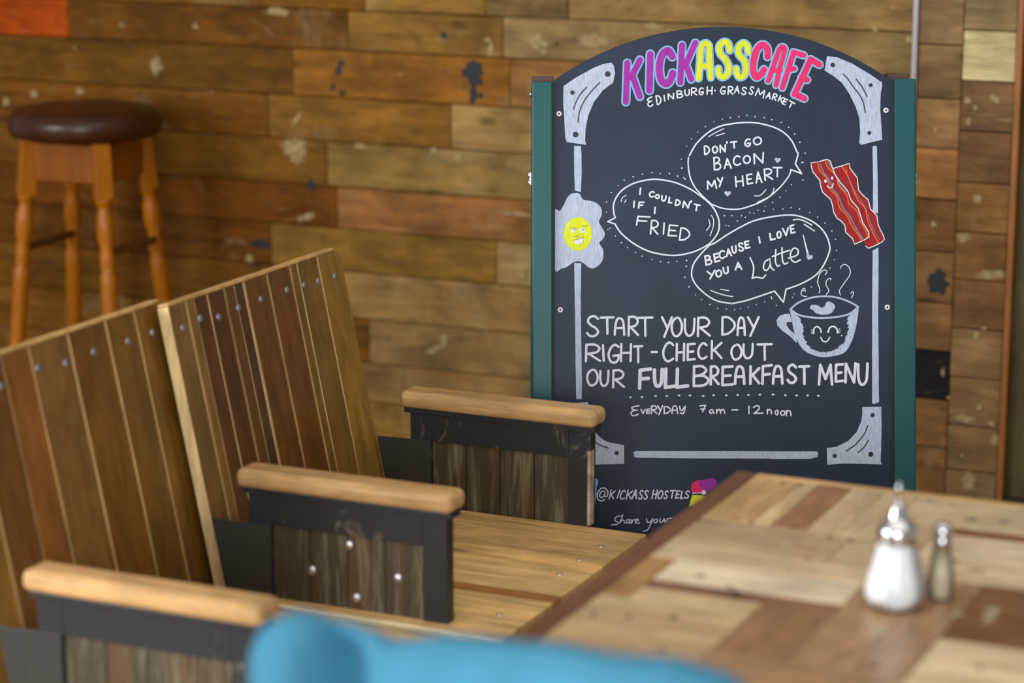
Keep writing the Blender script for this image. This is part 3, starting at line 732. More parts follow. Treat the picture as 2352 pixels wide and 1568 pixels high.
class Chalk:
    def __init__(s): s.mb = MB(); s.n = 0; s.lev = 0; s.k = 0.68
    def z(s):
        s.n += 1
        return .00025 + s.lev * .0005 + (s.n % 10) * .00004
    def fill(s, p, mi):
        z = s.z(); v = [loc(*q) + (z,) for q in p]
        area2 = sum(v[i][0] * v[(i + 1) % len(v)][1] - v[(i + 1) % len(v)][0] * v[i][1] for i in range(len(v)))
        if area2 < 0: v.reverse()
        s.mb.add(v, [tuple(range(len(v)))], mi=mi)
    def dot(s, x, y, r, mi=WH, ry=None):
        s.fill([(x + r * cos(2 * pi * i / 10), y + (ry or r) * sin(2 * pi * i / 10)) for i in range(10)], mi)
    def ring(s, p, w, mi=WH):
        s.strip(p + [p[0], p[1]], w, mi, cap=False)
    def strip(s, p, w, mi=WH, cap=True, w2=None):
        q = [p[0]]
        for a in p[1:]:
            if (a[0] - q[-1][0]) ** 2 + (a[1] - q[-1][1]) ** 2 > .05: q.append(a)
        if len(q) < 2: return
        w *= s.k
        if w2 is not None: w2 *= s.k
        p = q; n = len(p); L = []; R_ = []
        for i in range(n):
            a = p[max(0, i - 1)]; b = p[min(n - 1, i + 1)]
            dx, dy = b[0] - a[0], b[1] - a[1]; d = sqrt(dx * dx + dy * dy) or 1
            ww = w if w2 is None else w + (w2 - w) * i / (n - 1)
            nx, ny = -dy / d * ww / 2, dx / d * ww / 2
            L.append((p[i][0] + nx, p[i][1] + ny)); R_.append((p[i][0] - nx, p[i][1] - ny))
        z = s.z()
        v = [loc(*a) + (z,) for a in L] + [loc(*a) + (z,) for a in R_]
        f = [(i, i + 1, n + i + 1, n + i) for i in range(n - 1)]
        s.mb.add(v, f, mi=mi)
        if cap:
            for (c_, e, A, B_) in ((p[0], p[1], L[0], R_[0]), (p[-1], p[-2], R_[-1], L[-1])):
                an = atan2(A[1] - c_[1], A[0] - c_[0]); r = sqrt((A[0] - c_[0]) ** 2 + (A[1] - c_[1]) ** 2)
                dx, dy = c_[0] - e[0], c_[1] - e[1]
                sg = 1 if (dx * (-sin(an)) + dy * cos(an)) > 0 else -1
                fan = [(c_[0] + r * cos(an + sg * pi * k / 6), c_[1] + r * sin(an + sg * pi * k / 6)) for k in range(7)]
                s.mb.add([loc(*a) + (z,) for a in fan], [tuple(range(7))], mi=mi)
    def curve(s, p, w, mi=WH, **k): s.strip(smooth(p), w, mi, **k)
    def lines(s, p, w, mi=WH):
        for a, b in zip(p[:-1], p[1:]): s.strip([a, b], w, mi)
    def build(s, name, label=None):
        o = s.mb.build(name, MATS, bd)
        if label: o['label'] = label
        return o

FONT = {
 'A': ['l 0,1 .5,0 1,1', 'l .2,.62 .82,.62'], 'Å': ['s 0,1 .06,.5 .25,.08 .55,0 .85,.15 .95,.55 1,1', 'l .04,.6 .95,.58'],
 'B': ['l .02,0 0,1', 's .02,.03 .55,0 .85,.2 .6,.4 .12,.5', 's .12,.5 .7,.5 1,.72 .7,.96 0,1'],
 'C': ['s 1,.14 .65,0 .25,.15 0,.5 .12,.85 .5,1 1,.86'], 'D': ['l .02,0 0,1', 's .02,0 .5,.02 .95,.3 .95,.62 .5,.92 0,1'],
 'E': ['l 1,.0 .03,.03 0,.98 1,.94', 'l .03,.5 .8,.47'], 'e': ['s 1,0 .25,.12 .08,.3 .5,.45 .8,.45', 's .5,.45 0,.65 .1,.95 .5,1 .9,.85'],
 'F': ['l 1,0 .05,.06 0,1', 'l .05,.52 .8,.48'],
 'G': ['s .95,.12 .6,0 .2,.2 0,.58 .2,.92 .6,1 .92,.82 .95,.6', 'l .45,.62 1,.58'], 'H': ['l .03,0 0,1', 'l 1,0 .95,1', 'l .0,.52 .97,.5'], 'I': ['l .5,0 .5,1'],
 'K': ['l .03,0 0,1', 'l 1,.1 .05,.6', 'l .25,.5 1,.97'], 'L': ['l .05,0 0,1', 'l 0,1 1,.93'], 'M': ['l 0,1 .1,0', 'l .1,0 .5,.72', 'l .5,.72 .88,0', 'l .88,0 1,1'],
 'N': ['l 0,1 .05,.02', 'l .05,.02 .85,1', 'l .85,1 1,0'], 'O': ['c .5,0 .12,.2 0,.55 .2,.93 .55,1 .92,.78 1,.4 .8,.08'],
 'R': ['l .03,0 0,1', 's .03,.02 .6,0 .95,.2 .75,.45 .1,.55', 'l .2,.55 1,.97'], 'S': ['s .95,.14 .6,0 .2,.08 .08,.28 .35,.46 .75,.6 .95,.8 .65,.98 .25,.98 0,.84'],
 'T': ['l 0,.02 1,0', 'l .5,.02 .52,1'], 'U': ['s 0,.03 .0,.6 .2,.95 .55,1 .88,.8 .97,.4 1,0'], 'V': ['l 0,0 .45,1', 'l .45,1 1,0'], 'Y': ['l 0,0 .5,.52', 'l 1,0 .22,1'], 'y': ['s 0,0 .1,.45 .45,.55 .85,.1', 's 1,0 .85,.6 .6,1 .1,.9'],
 'n': ['l 0,.05 .02,1', 's .02,.55 .3,.1 .7,.1 .95,.45 1,1'], 'm': ['l 0,.1 .02,1', 's .02,.6 .2,.1 .42,.15 .48,1', 's .48,.6 .65,.1 .88,.12 1,1'], 'a': ['s .78,.12 .4,0 .05,.35 .08,.85 .4,.97 .7,.5 .78,.1 .8,.65 1,1'],
 'o': ['c .5,0 .1,.25 .02,.65 .35,1 .75,.95 1,.5 .8,.08'], '7': ['l 0,.1 1,0', 'l 1,0 .45,1', 'l .15,.58 .9,.52'], '1': ['l .5,0 .45,1'], '2': ['s 0,.2 .3,0 .6,.12 .55,.45 .05,.92', 'l .05,.92 1,.88'], '-': ['l 0,.5 1,.5'], "'": ['l .5,0 .3,1'],
}
def letter(ck, ch, x0, x1, y0, y1, w, mi=WH, rot=0.0, shear=0.0):
    cx, cy = (x0 + x1) / 2, (y0 + y1) / 2
    def tr(u, v):
        x = x0 + (x1 - x0) * u - cx; y = y0 + (y1 - y0) * v - cy
        x -= shear * y
        return (cx + x * cos(rot) - y * sin(rot), cy + x * sin(rot) + y * cos(rot))
    for st_ in FONT[ch]:
        kind, *ps = st_.split()
        p = [tr(*[float(q) for q in a.split(',')]) for a in ps]
        if kind == 'l': ck.lines(p, w, mi)
        elif kind == 's': ck.curve(p, w, mi)
        else: ck.ring(smooth(p, True), w, mi)
def text(ck, z, w, items, mi=WH, shear=0.0, rot=0.0):
    for it in items:
        ch, x0, x1, y0, y1 = it[:5]; r = it[5] if len(it) > 5 else rot
        (a, b), (c, d) = z(x0, y0), z(x1, y1); h = w / 2 * .65
        if c - a < w * 1.2: a, c = (a + c) / 2 - .01, (a + c) / 2 + .01
        else: a, c = a + h, c - h
        letter(ck, ch, a, c, b + h, d - h, w, mi, radians(r), shear)

# heading: fat coloured letters with a pale blue outline
ck = Chalk(); ck.k = 1.0
HEAD = [
 (PUR, Z1, ['l 1180,525 1163,965', 'l 1322,490 1222,690', 'l 1235,660 1320,905'], 15),
 (PUR, Z1, ['l 1438,425 1428,835'], 16),
 (PUR, Z1, ['s 1685,455 1640,385 1575,430 1540,560 1560,720 1630,760 1680,680 1690,640'], 17),
 (PUR, Z1, ['l 1795,325 1775,745', 'l 1945,300 1830,560', 'l 1830,520 1900,710'], 15),
 (YEL, Z1, ['s 1982,700 2000,480 2010,350 2050,305 2095,330 2105,480 2118,690', 'l 2000,560 2110,560'], 13.5),
 (YEL, Z2, ['s 175,385 160,310 110,290 60,340 70,420 130,490 165,570 150,650 95,685 55,650 50,590'], 14),
 (YEL, Z2, ['s 385,405 370,330 325,305 275,350 280,430 340,500 360,590 340,660 290,685 255,640 248,590'], 14),
 (PNK, Z2, ['s 602,455 595,360 540,320 480,380 445,500 440,620 475,685 530,650 560,600'], 16),
 (PNK, Z2, ['l 608,728 735,370', 's 735,370 765,345 795,380 745,560 695,775', 'l 655,610 745,610'], 12.5),
 (PNK, Z2, ['l 895,410 768,805', 'l 890,405 1010,440', 'l 840,600 900,590'], 13.5),
 (PNK, Z2, ['l 1085,490 905,880', 'l 1085,485 1185,545', 'l 985,690 1045,715', 'l 905,875 1015,925'], 15)]
for lev, extra in ((0, 7.5), (1, 0)):
    ck.lev = lev
    for (mi, z, sts, w) in HEAD:
        for s_ in sts:
            kd, rest = s_[0], s_[2:]
            p = pts(z, rest); m_i = OUT if lev == 0 else mi
            (ck.lines if kd == 'l' else ck.curve)(p, w + extra - 1.5, m_i)
ck.build('heading_lettering', 'purple, yellow and pink block lettering outlined in pale blue')

ck = Chalk()
text(ck, Z1, 4.6, [('e', 1400, 1475, 905, 1020, -12), ('D', 1502, 1565, 885, 1000, -10), ('I', 1590, 1605, 882, 962, -8), ('N', 1632, 1712, 862, 938, -6), ('B', 1732, 1810, 832, 922, -4), ('U', 1822, 1886, 818, 898, -3), ('R', 1895, 1968, 800, 896), ('G', 1980, 2042, 798, 890), ('H', 2070, 2142, 788, 884), ('G', 2222, 2290, 785, 882, 2)])
ck.dot(*Z1(2166, 836), 2.0)
text(ck, Z2, 4.6, [('R', 152, 220, 785, 885, 3), ('A', 226, 290, 780, 870, 5), ('S', 305, 370, 792, 888, 8), ('S', 395, 450, 785, 885, 12), ('M', 468, 575, 815, 915, 18), ('A', 585, 645, 852, 930, 15), ('R', 655, 712, 865, 950, 18), ('K', 725, 785, 890, 972, 22), ('E', 772, 822, 922, 1002, 28), ('T', 825, 905, 955, 1035, 30)])
ck.build('location_lettering')

# speech bubbles
b1 = [(1633.5, 328)]
b1 = pts(Z1, '1878,1568 1960,1430 2100,1300 2230,1235 2352,1210') + pts(Z2, '300,1198 420,1195 560,1215 700,1260 800,1320 880,1410 930,1520') + pts(Z4, '945,80 915,190')
b1t = pts(Z4, '915,190 985,300 865,255')
b1b = pts(Z4, '865,255 840,330 740,455 600,575 450,650 270,700 100,690 0,655') + pts(Z3, '2110,630 1960,480 1890,350 1865,200 1868,120')
b2 = pts(Z3, '1045,795 1028,740 1025,650 1060,560 1130,480 1250,410 1400,372 1520,365 1700,395 1850,455 1960,520 2110,640 2190,760 2215,880 2190,980 2100,1090 1950,1170 1800,1210 1680,1220 1550,1205 1400,1165 1250,1085 1120,980 1060,900 1045,868')
b2t = pts(Z3, '1045,868 960,840 1045,795')
b3 = pts(Z6, '810,425 950,375 1080,310 1180,230 1250,120 1295,10') + pts(Z4, '1302,1120 1270,1010 1200,910 1100,835 980,785 850,765 650,785 450,830 300,900 160,980 0,1085') + pts(Z3, '2100,1110 1990,1225 1920,1330 1905,1450') + pts(Z5, '1960,90 2080,200 2200,265 2352,290') + pts(Z6, '200,585 350,555 520,500 680,445')
b3t = pts(Z6, '680,445 780,570 810,425')
polys = [b1 + b1t[1:] + b1b[1:], b2 + b2t[1:], b3 + b3t[1:]]
def inside(p, poly):
    r = False; n = len(poly)
    for i in range(n):
        (xa, ya), (xb, yb) = poly[i], poly[(i + 1) % n]
        if (ya > p[1]) != (yb > p[1]) and p[0] < (xb - xa) * (p[1] - ya) / (yb - ya) + xa: r = not r
    return r
def near(p, poly): return min((p[0] - a) ** 2 + (p[1] - b) ** 2 for a, b in poly)
dense = [smooth(q, True, 8) for q in polys]
def halo(ck, i):
    q = dense[i]; n = len(q); acc = 0.0; cx = sum(a for a, _ in q) / n; cy = sum(b for _, b in q) / n
    for k in range(n):
        a, b = q[k], q[(k + 1) % n]; d = sqrt((b[0] - a[0]) ** 2 + (b[1] - a[1]) ** 2); acc += d
        if acc > 16.5 and d > 0:
            acc = 0
            nx, ny = (b[1] - a[1]) / d, -(b[0] - a[0]) / d
            if nx * (a[0] - cx) + ny * (a[1] - cy) < 0: nx, ny = -nx, -ny
            p = (a[0] + nx * 15.5 + rng.uniform(-1.5, 1.5), a[1] + ny * 15.5 + rng.uniform(-1.5, 1.5))
            if any(inside(p, dd) or near(p, dd) < 110 for dd in dense): continue
            ck.dot(p[0], p[1], rng.uniform(1.2, 1.8))
def heart(ck, x, y, s_, rot=0.0, mi=CG and GR):
    p = []
    for i in range(24):
        t = 2 * pi * i / 24; hx = 16 * sin(t) ** 3; hy = -(13 * cos(t) - 5 * cos(2 * t) - 2 * cos(3 * t) - cos(4 * t))
        hx *= s_ / 34; hy *= s_ / 34; p.append((x + hx * cos(rot) - hy * sin(rot), y + hx * sin(rot) + hy * cos(rot)))
    ck.fill(p, mi)
# first bubble
ck = Chalk(); LW = 5.0
ck.curve(b1, LW, WH); ck.lines(b1t, LW, WH); ck.curve(b1b, 4.6, WH); halo(ck, 0)
text(ck, Z1, 5.6, [('D', 2040, 2112, 1452, 1562, -4), ('O', 2130, 2202, 1455, 1545, -4), ('N', 2215, 2295, 1440, 1535, -4)])
text(ck, Z2, 5.6, [("'", 130, 160, 1405, 1435), ('T', 180, 265, 1405, 1490, -6), ('G', 338, 418, 1372, 1472, -3), ('O', 435, 540, 1352, 1452, -4)])
text(ck, Z4, 5.6, [('B', -8, 82, 108, 265, -3), ('A', 105, 198, 125, 248, -4), ('C', 210, 302, 92, 215, -6), ('O', 322, 415, 90, 192, -5), ('N', 440, 568, 62, 192, -5)])
text(ck, Z3, 5.6, [('M', 2070, 2188, 372, 478, -6), ('Y', 2190, 2265, 340, 452, -6)])
text(ck, Z4, 5.6, [('H', 235, 335, 322, 450, -6), ('E', 362, 438, 300, 425, -7), ('A', 460, 540, 275, 410, -6), ('R', 560, 662, 238, 380, -6), ('T', 655, 768, 222, 342, 2)])
heart(ck, *Z4(715, 148), 15, .1); heart(ck, *Z4(152, 524), 16, .05)
for s_ in ('2095,1355 2180,1305 2265,1265', '2180,1345 2275,1315'): ck.curve(pts(Z1, s_), 3.2)
for s_ in ('455,550 520,545 585,480', '490,622 620,558 665,500 675,465'): ck.curve(pts(Z4, s_), 3.4)
ck.build('bacon_speech_bubble')
# second bubble
ck = Chalk()
ck.curve(b2, LW, WH); ck.lines(b2t, 4.6, WH); halo(ck, 1)
text(ck, Z3, 5.6, [('I', 1310, 1340, 455, 542, 6), ('C', 1422, 1488, 492, 572, 4), ('O', 1490, 1548, 528, 588), ('U', 1560, 1622, 540, 615, 6), ('L', 1640, 1692, 560, 638, 8), ('D', 1715, 1782, 588, 668, 8), ('N', 1800, 1888, 605, 692, 8), ("'", 1885, 1915, 598, 628), ('T', 1920, 1998, 640, 725, 12),
   ('I', 1240, 1270, 602, 685, 4), ('F', 1300, 1372, 612, 698, 4), ('I', 1475, 1505, 672, 755, 4)])
text(ck, Z3, 5.4, [('F', 1280, 1435, 772, 895, 6), ('R', 1438, 1535, 820, 990, 4), ('I', 1575, 1605, 848, 988, 4), ('E', 1638, 1748, 872, 1012, 6), ('D', 1765, 1888, 908, 1062, 6)])
for s_ in ('1110,615 1125,570 1165,545', '1150,622 1165,595', '2070,940 2110,880 2095,815', '2110,1000 2145,900 2150,820 2125,770'): ck.curve(pts(Z3, s_), 3.0)
ck.build('egg_speech_bubble')
# third bubble
ck = Chalk()
ck.curve(b3, LW, WH); ck.lines(b3t, LW, WH); halo(ck, 2)
text(ck, Z3, 6.2, [('B', 2050, 2135, 1212, 1332, -8), ('E', 2150, 2222, 1190, 1300, -10)])
text(ck, Z4, 6.0, [('C', 50, 128, 1158, 1262, -8), ('A', 128, 200, 1140, 1235, -8), ('U', 195, 258, 1105, 1200, -8), ('S', 268, 338, 1072, 1178, -8), ('E', 340, 405, 1052, 1148, -10), ('I', 498, 524, 1002, 1088, -10), ('L', 622, 692, 960, 1052, -10), ('O', 700, 762, 942, 1032), ('V', 768, 848, 905, 1005, -8), ('E', 852, 912, 872, 978, -10),
   ('O', 12, 92, 1378, 1468), ('U', 98, 168, 1342, 1432, -8), ('A', 228, 318, 1292, 1388, -4)])
text(ck, Z3, 6.0, [('Y', 2075, 2180, 1385, 1490, -8)])
for s_ in ('405,1245 445,1350 432,1470', '428,1478 480,1465 545,1475 580,1440', '628,1258 575,1290 555,1360 590,1390 630,1330 628,1262 640,1350 675,1385', '695,1155 690,1280 710,1338 738,1330', '765,1135 768,1260 790,1315 828,1302',
           '655,1232 750,1195 852,1162', '838,1250 935,1215 942,1155 895,1140 860,1200 872,1270 915,1295 970,1270'): ck.curve(pts(Z4, s_), 5.0)
ck.strip(pts(Z4, '1003,990 1052,1195'), 3.0, WH, w2=6.5)
heart(ck, *Z4(1072, 1238), 17, .35)
for s_ in ('890,822 960,815 1040,845 1100,880', '1015,870 1130,945'): ck.curve(pts(Z4, s_), 4.2)
ck.curve(pts(Z5, '2120,145 2230,185 2352,212') + pts(Z6, '210,505'), 3.6); ck.curve(pts(Z6, '75,425 165,440'), 3.2)
ck.build('latte_speech_bubble')

# fried egg
ck = Chalk()
ck.fill(smooth(pts(Z3, '357,745 420,720 470,640 510,560 570,520 640,525 680,590 760,605 840,635 890,700 890,770 860,840 890,900 925,970 910,1030 865,1080 905,1150 910,1230 880,1310 800,1365 740,1350 690,1310 630,1285 570,1300 500,1350 440,1365 360,1357'), True, 4), GR)
ck.lev = 1; cx, cy = Z3(625, 978)
ck.fill([(cx + 32.5 * cos(2 * pi * i / 30), cy + 38.5 * sin(2 * pi * i / 30)) for i in range(30)], YEL)
ck.lev = 2
ck.dot(*Z3(570, 940), 5.4, WH); ck.dot(*Z3(672, 940), 6.6, WH, 6.0)
ck.fill(smooth(pts(Z3, '580,1060 620,1035 680,1025 680,1060 650,1095 610,1095'), True, 4), WH)
ck.lev = 3
ck.dot(*Z3(577, 930), 1.6, BGR); ck.dot(*Z3(680, 932), 1.8, BGR)
for s_ in ('582,1012 605,1002 632,1010', '580,1050 640,1030 690,1018', '675,892 735,886', '535,920 565,905 600,915'): ck.curve(pts(Z3, s_), 1.6, BGR)
ck.build('fried_egg_drawing', 'pale blue chalk fried egg with a smiling yellow yolk')

# bacon
ck = Chalk()
s2 = pts(Z4, '1345,240 1440,212 1520,185 1530,240 1575,300 1612,350 1618,420 1628,490 1680,550 1730,590 1745,640 1760,700 1800,740 1832,775 1845,870 1870,930 1900,990 1917,1035 1890,1070 1800,1115 1735,1140 1705,1115 1690,1080 1600,800 1450,500')
s1 = pts(Z4, '1090,180 1180,165 1270,140 1305,158 1330,230 1360,310 1420,400 1470,455 1510,510 1525,560 1545,605 1620,690 1650,780 1670,850 1740,960 1742,1015 1690,1045 1580,1095 1555,1030 1480,960 1470,880 1430,835 1380,800 1345,735 1330,650 1310,590 1220,510 1197,440 1190,380 1110,280 1092,210')
ck.fill(s2, RED); ck.lev = 1
ck.curve(pts(Z4, '1440,220 1500,320 1560,470 1620,600 1700,690 1730,830 1790,970 1850,1080'), 4.2, ORG); ck.curve(pts(Z4, '1500,325 1545,420 1600,530 1680,640 1720,725'), 2.4, BGR); ck.curve(pts(Z4, '1735,760 1780,900 1862,1045'), 3.0, BGR); ck.curve(pts(Z4, '1480,230 1500,280'), 2.2, ORG)
ck.strip(s2[:22] , 3.4, WH)
ck.lev = 2; ck.fill(s1, RED); ck.lev = 3
ck.curve(pts(Z4, '1165,185 1190,270 1270,360 1300,470 1380,560 1410,680 1500,780 1550,890 1630,1000 1660,1052'), 4.2, ORG)
ck.curve(pts(Z4, '1188,185 1228,280 1298,380 1338,480 1402,560 1445,680 1530,785 1590,905 1672,1035'), 5.0, BGR)
ck.curve(pts(Z4, '1252,165 1280,230 1370,325 1400,430 1490,540 1520,640 1610,730 1650,850 1715,960 1720,1015'), 4.0, ORG)
ck.curve(pts(Z4, '1280,160 1310,215 1345,265'), 4.5, BGR); ck.curve(pts(Z4, '1390,345 1410,420 1480,500'), 4.0, BGR)
ck.ring(s1, 3.6, WH)
ck.lev = 4
ck.dot(*Z4(1252, 385), 3.0, WH, 4.2); ck.dot(*Z4(1327, 352), 2.8, WH, 3.8); ck.curve(pts(Z4, '1270,437 1298,463 1328,447 1340,410'), 3.6)
ck.build('bacon_drawing', 'two red chalk bacon rashers with orange streaks')

# coffee cup
ck = Chalk()
def jag(p, amp, seed):
    r_ = random.Random(seed); q = smooth(p, False, 7)
    return [(a + (r_.uniform(-amp, amp)), b + r_.uniform(-amp * .4, amp * .4)) for a, b in q]
outer = smooth(pts(Z6, '850,650 872,760 895,880 935,1000 1000,1100 1100,1160 1230,1188 1400,1165 1485,1120 1545,1020 1585,900 1612,760 1630,630'), False, 4)
inner = jag(pts(Z6, '1500,735 1500,800 1512,860 1490,950 1465,1010 1400,1080 1290,1125 1180,1128 1080,1075 1030,1010 1000,930 1005,850 965,745'), 2.6, 5)
half = len(outer) // 2
ck.fill(outer[:half + 1] + inner[len(inner) // 2:], GR); ck.fill(outer[half:] + inner[:len(inner) // 2 + 1], GR)
ck.lev = 1
ck.curve(pts(Z6, '858,650 950,712 1100,742 1250,747 1420,730 1540,692 1622,622'), 6.5, GR)
ck.curve(pts(Z6, '858,650 950,575 1100,518 1260,504 1400,522 1530,570 1622,622'), 6.0, GR)
ck.fill(pts(Z6, '850,700 800,702 740,722 702,770 710,830 760,885 850,950 930,1030 925,960 895,915 850,880 818,835 815,800 845,790 878,800'), GR)
ck.fill(jag(pts(Z6, '1075,640 1085,610 1120,598 1170,608 1210,632 1245,612 1262,575 1300,562 1345,590 1360,620 1340,670 1300,702 1220,712 1150,695 1120,668'), .8, 2), GR)
ck.lev = 2
for s_, w in (('1120,920 1125,865 1160,845 1195,872 1205,910', 5), ('1283,908 1300,860 1340,842 1378,868 1390,915', 5.5), ('1200,965 1220,1003 1250,1015 1280,1000 1300,965', 4.6), ('1095,880 1118,886', 2.4), ('1092,905 1118,906', 2.4), ('1098,925 1118,922', 2.4), ('1395,880 1415,868', 2.4), ('1398,898 1420,892', 2.4), ('1396,914 1418,912', 2.4)):
    ck.curve(pts(Z6, s_), w)
ck.dot(*Z6(1435, 945), 1.8)
for s_ in ('1180,465 1190,430 1165,340 1190,250 1240,208 1270,225 1250,260', '1260,485 1290,440 1258,370 1275,315 1312,302 1308,320', '1422,490 1410,440 1460,360 1530,255 1518,180 1470,145 1430,165 1425,188', '1025,452 1018,415 990,432 978,480 1008,502 1042,505', '1537,472 1560,450 1568,475 1545,520'):
    ck.curve(pts(Z6, s_), 3.0)
ck.build('coffee_cup_drawing', 'white chalk steaming coffee cup with a smiling face')

# corner brackets and bars
def bracket(z, outline, dots, strokes):
    ck = Chalk(); ck.fill(pts(z, outline), GR); ck.lev = 1
    for x, y, r in dots: ck.dot(*z(x, y), r / 4.8, BLK)
    for s_ in strokes: ck.curve(pts(z, s_), 3.6, BLK)
    ck.build('corner_bracket_drawing')
bracket(Z1, '462,785 600,690 800,580 900,540 1000,520 1030,560 1042,640 1020,750 960,790 900,840 800,970 740,1120 710,1270 705,1400 717,1447 600,1430 500,1415 483,1370 470,1150 458,980', [(960, 650, 32), (562, 858, 25), (597, 1330, 32)], ['575,1045 600,970 650,880 720,800', '625,1190 640,1080 690,960 770,850 870,745'])
bracket(Z2, '1270,450 1380,460 1550,530 1750,650 1890,745 1890,790 1875,870 1870,1050 1880,1200 1892,1390 1780,1415 1655,1447 1633,1420 1645,1300 1635,1150 1590,1010 1520,870 1440,750 1340,670 1243,610', [(1335, 548, 26), (1762, 775, 22), (1747, 1312, 22)], ['1450,650 1500,700 1570,800 1640,890 1680,980 1700,1085', '1600,710 1660,790 1720,900'])
bracket(Z8, '1200,355 1402,352 1405,600 1400,800 1395,930 1407,962 1200,956 1000,953 830,966 825,790 930,775 1050,715 1140,620 1190,510 1202,430', [(1310, 440, 24), (908, 872, 24), (1290, 855, 28)], ['1260,550 1220,640 1130,750 1030,820', '1265,705 1220,780 1155,835'])
bracket(Z7, '120,130 328,118 330,260 355,375 440,480 500,525 560,548 640,560 708,575 708,772 380,780 125,785', [(630, 657, 24), (235, 215, 22), (235, 680, 26)], ['270,330 340,470 430,560 545,605', '270,480 340,580 405,635'])
def bar(p):
    ck = Chalk(); ck.fill(p, GR); ck.build('border_bar_drawing')
bar(pts(Z1, '582,1458 657,1458') + pts(Z3, '664,60 667,280 657,508 590,490 583,300 580,60'))
bar(pts(Z3, '582,1302 662,1308 658,1568') + pts(Z5, '655,200 662,700 670,1200 666,1366 606,1366 598,1000 592,500 586,100'))
bar(pts(Z2, '1785,1462 1805,1456 1832,1462') + pts(Z4, '1838,250 1845,748 1785,735 1790,400 1783,60'))
bar(pts(Z4, '1785,1165 1850,1130 1850,1568') + pts(Z6, '1845,700 1852,1200') + pts(Z8, '1375,150 1380,300 1335,322 1305,318 1305,60') + pts(Z6, '1778,1200 1780,500'))
bar(pts(Z7, '830,636 808,650 815,695 835,707 1400,714 2214,716') + pts(Z8, '300,905 650,903 725,885 735,850 722,824 300,823') + pts(Z7, '1800,636'))

# menu text
ck = Chalk(); ck.k = .80; w = 6.6
text(ck, Z5, w, [('S', 718, 868, 422, 670), ('T', 870, 1036, 436, 642), ('Å', 1028, 1156, 446, 652), ('R', 1184, 1312, 430, 662), ('T', 1288, 1472, 438, 664, 0), ('Y', 1560, 1692, 434, 676), ('O', 1668, 1804, 440, 668), ('U', 1818, 1946, 452, 662), ('R', 1964, 2118, 440, 668),
   ('R', 704, 884, 742, 952), ('I', 890, 930, 748, 946, -3), ('G', 958, 1098, 744, 966), ('H', 1098, 1232, 738, 950), ('T', 1244, 1358, 760, 962), ('-', 1445, 1522, 800, 872), ('C', 1574, 1706, 718, 952), ('H', 1724, 1830, 734, 942), ('E', 1848, 1950, 734, 938), ('C', 1968, 2082, 726, 924), ('K', 2118, 2250, 702, 920),
   ('O', 718, 856, 1026, 1222), ('U', 866, 978, 1036, 1226), ('R', 1010, 1152, 1032, 1244)])
text(ck, Z5, 10.2, [('F', 1302, 1458, 1012, 1260), ('U', 1470, 1588, 1016, 1236), ('L', 1592, 1738, 1012, 1250), ('L', 1722, 1874, 1012, 1248)])
text(ck, Z5, 7.4, [('B', 1916, 2104, 984, 1230), ('R', 2106, 2218, 988, 1214)])
text(ck, Z6, w, [('D', 82, 242, 728, 946), ('Å', 254, 356, 732, 950), ('Y', 370, 512, 728, 960), ('O', 184, 318, 1038, 1224), ('U', 322, 446, 1030, 1210), ('T', 478, 658, 1032, 1228)])
text(ck, Z6, 7.8, [('E', 82, 220, 1280, 1520), ('Å', 224, 352, 1280, 1500), ('K', 396, 520, 1280, 1500), ('F', 532, 660, 1266, 1500), ('Å', 652, 780, 1276, 1496), ('S', 816, 938, 1262, 1490), ('T', 948, 1080, 1278, 1500), ('M', 1168, 1340, 1262, 1508), ('E', 1358, 1460, 1256, 1478), ('N', 1466, 1604, 1246, 1484), ('U', 1610, 1738, 1248, 1508)])
ck.build('menu_lettering')
for z_, lst in ((Z7, ((775, 68), (897, 65), (1042, 53), (1160, 53), (1290, 48), (1405, 48), (1545, 53), (1655, 45), (1790, 47), (1910, 43), (2025, 43), (2145, 40))), (Z8, ((255, 223), (385, 230), (505, 233), (622, 232), (735, 235)))):
    for x, y in lst:
        ck = Chalk(); ck.dot(*z_(x, y), 3.2, WH, 2.2); ck.build('chalk_dot')
ck = Chalk(); w = 4.6
text(ck, Z7, w, [('e', 775, 872, 150, 268), ('V', 880, 938, 188, 246), ('e', 938, 988, 182, 246), ('R', 990, 1062, 152, 246), ('Y', 1058, 1122, 150, 258), ('D', 1125, 1204, 160, 246), ('Å', 1208, 1280, 152, 244), ('y', 1290, 1362, 155, 248)])
HRS = [('7', 1504, 1578, 145, 228), ('a', 1604, 1668, 192, 244), ('m', 1680, 1780, 188, 244), ('-', 1843, 1917, 180, 222), ('1', 2018, 2040, 155, 246), ('2', 2072, 2184, 150, 252)]
ck.build('day_lettering')
ck = Chalk()
text(ck, Z7, w, HRS)
text(ck, Z8, w, [('n', 188, 246, 372, 434), ('o', 272, 318, 382, 442), ('o', 328, 388, 388, 448), ('n', 390, 452, 382, 454)])
ck.build('opening_hours_lettering')
ck = Chalk(); w = 4.4
ck.curve(pts(Z7, '495,1060 465,1070 448,1110 470,1130 500,1100 508,1062 500,1110 525,1115 535,1065 505,1030 460,1035 425,1090 430,1145 470,1165 500,1150'), 4.0)
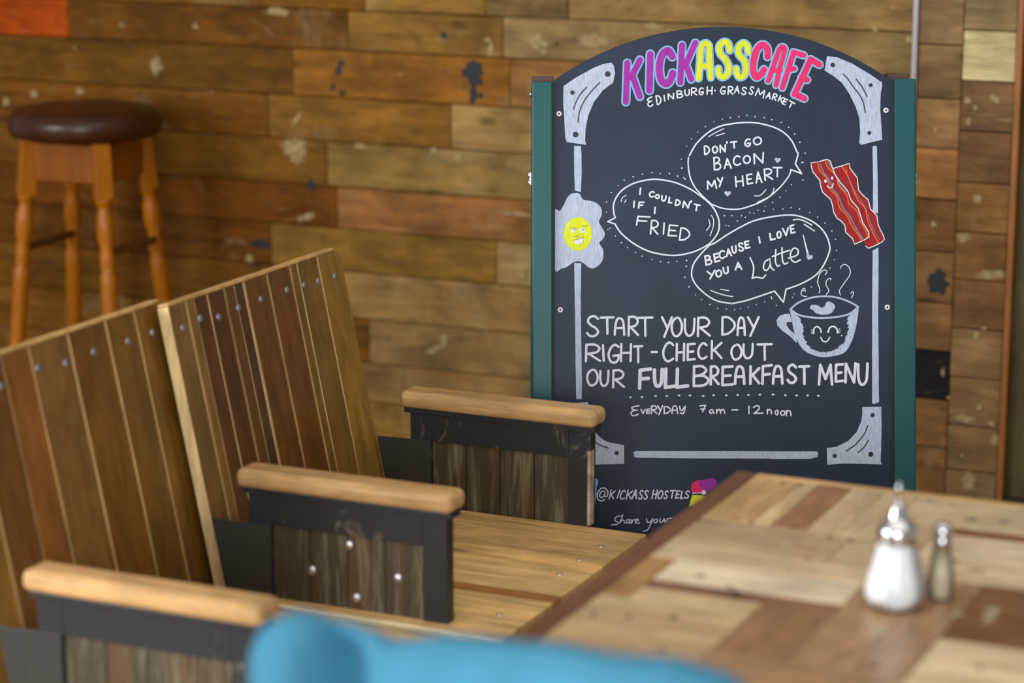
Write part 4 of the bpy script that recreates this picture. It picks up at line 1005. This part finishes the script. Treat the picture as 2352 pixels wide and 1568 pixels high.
text(ck, Z7, w, [('K', 552, 612, 1042, 1152), ('I', 636, 662, 1042, 1142, 8), ('C', 664, 722, 1048, 1152), ('K', 732, 798, 1042, 1152), ('A', 794, 852, 1040, 1146), ('S', 862, 912, 1048, 1152), ('S', 918, 966, 1048, 1152), ('H', 1004, 1058, 1042, 1146), ('O', 1062, 1122, 1050, 1148), ('S', 1130, 1175, 1052, 1148), ('T', 1186, 1250, 1048, 1140), ('E', 1254, 1300, 1052, 1142), ('L', 1306, 1346, 1056, 1146), ('S', 1350, 1402, 1052, 1142)], shear=.2)
ck.build('account_lettering')
ck = Chalk()
for s_ in ('690,1322 630,1330 608,1370 640,1388 630,1413 570,1418', '695,1312 660,1400', '662,1395 690,1365 705,1372 712,1400', '765,1362 735,1368 732,1398 755,1395 770,1362 768,1398 785,1398', '788,1362 788,1400', '790,1392 805,1366 828,1362', '825,1386 858,1370 845,1356 828,1375 838,1402 872,1398',
           '945,1352 955,1390 985,1385 1010,1355', '1012,1352 985,1420 955,1472 910,1485', '1045,1358 1022,1372 1030,1395 1058,1385 1058,1360 1045,1358', '1092,1352 1085,1385 1110,1388 1132,1352 1135,1388', '1150,1390 1168,1355 1215,1345', '1250,1350 1240,1390'):
    ck.curve(pts(Z7, s_), 3.6)
ck.build('share_lettering')
ck = Chalk()
ck.fill(jag(pts(Z7, '200,930 330,925 425,940 418,1020 412,1110 400,1200 365,1275 200,1280'), 1.2, 4), LBL); ck.build('blue_box_drawing', 'light blue chalk patch')
ck = Chalk()
ck.fill(smooth(pts(Z7, '1420,1010 1440,970 1500,945 1560,960 1560,1030 1520,1075 1430,1075'), True, 4), PNK)
ck.fill(smooth(pts(Z7, '1510,950 1580,935 1650,928 1690,960 1680,1000 1620,1050 1560,1060 1500,1000'), True, 4), PUR)
ck.fill(pts(Z7, '1430,1100 1540,1105 1600,1130 1520,1230 1395,1215 1410,1160'), YEL)
ck.lev = 1; ck.lines(pts(Z7, '1430,1083 1545,1080'), 3.0); ck.dot(*Z7(1552, 1075), 5.4)
ck.build('camera_icon_drawing', 'pink, purple and yellow chalk icon')
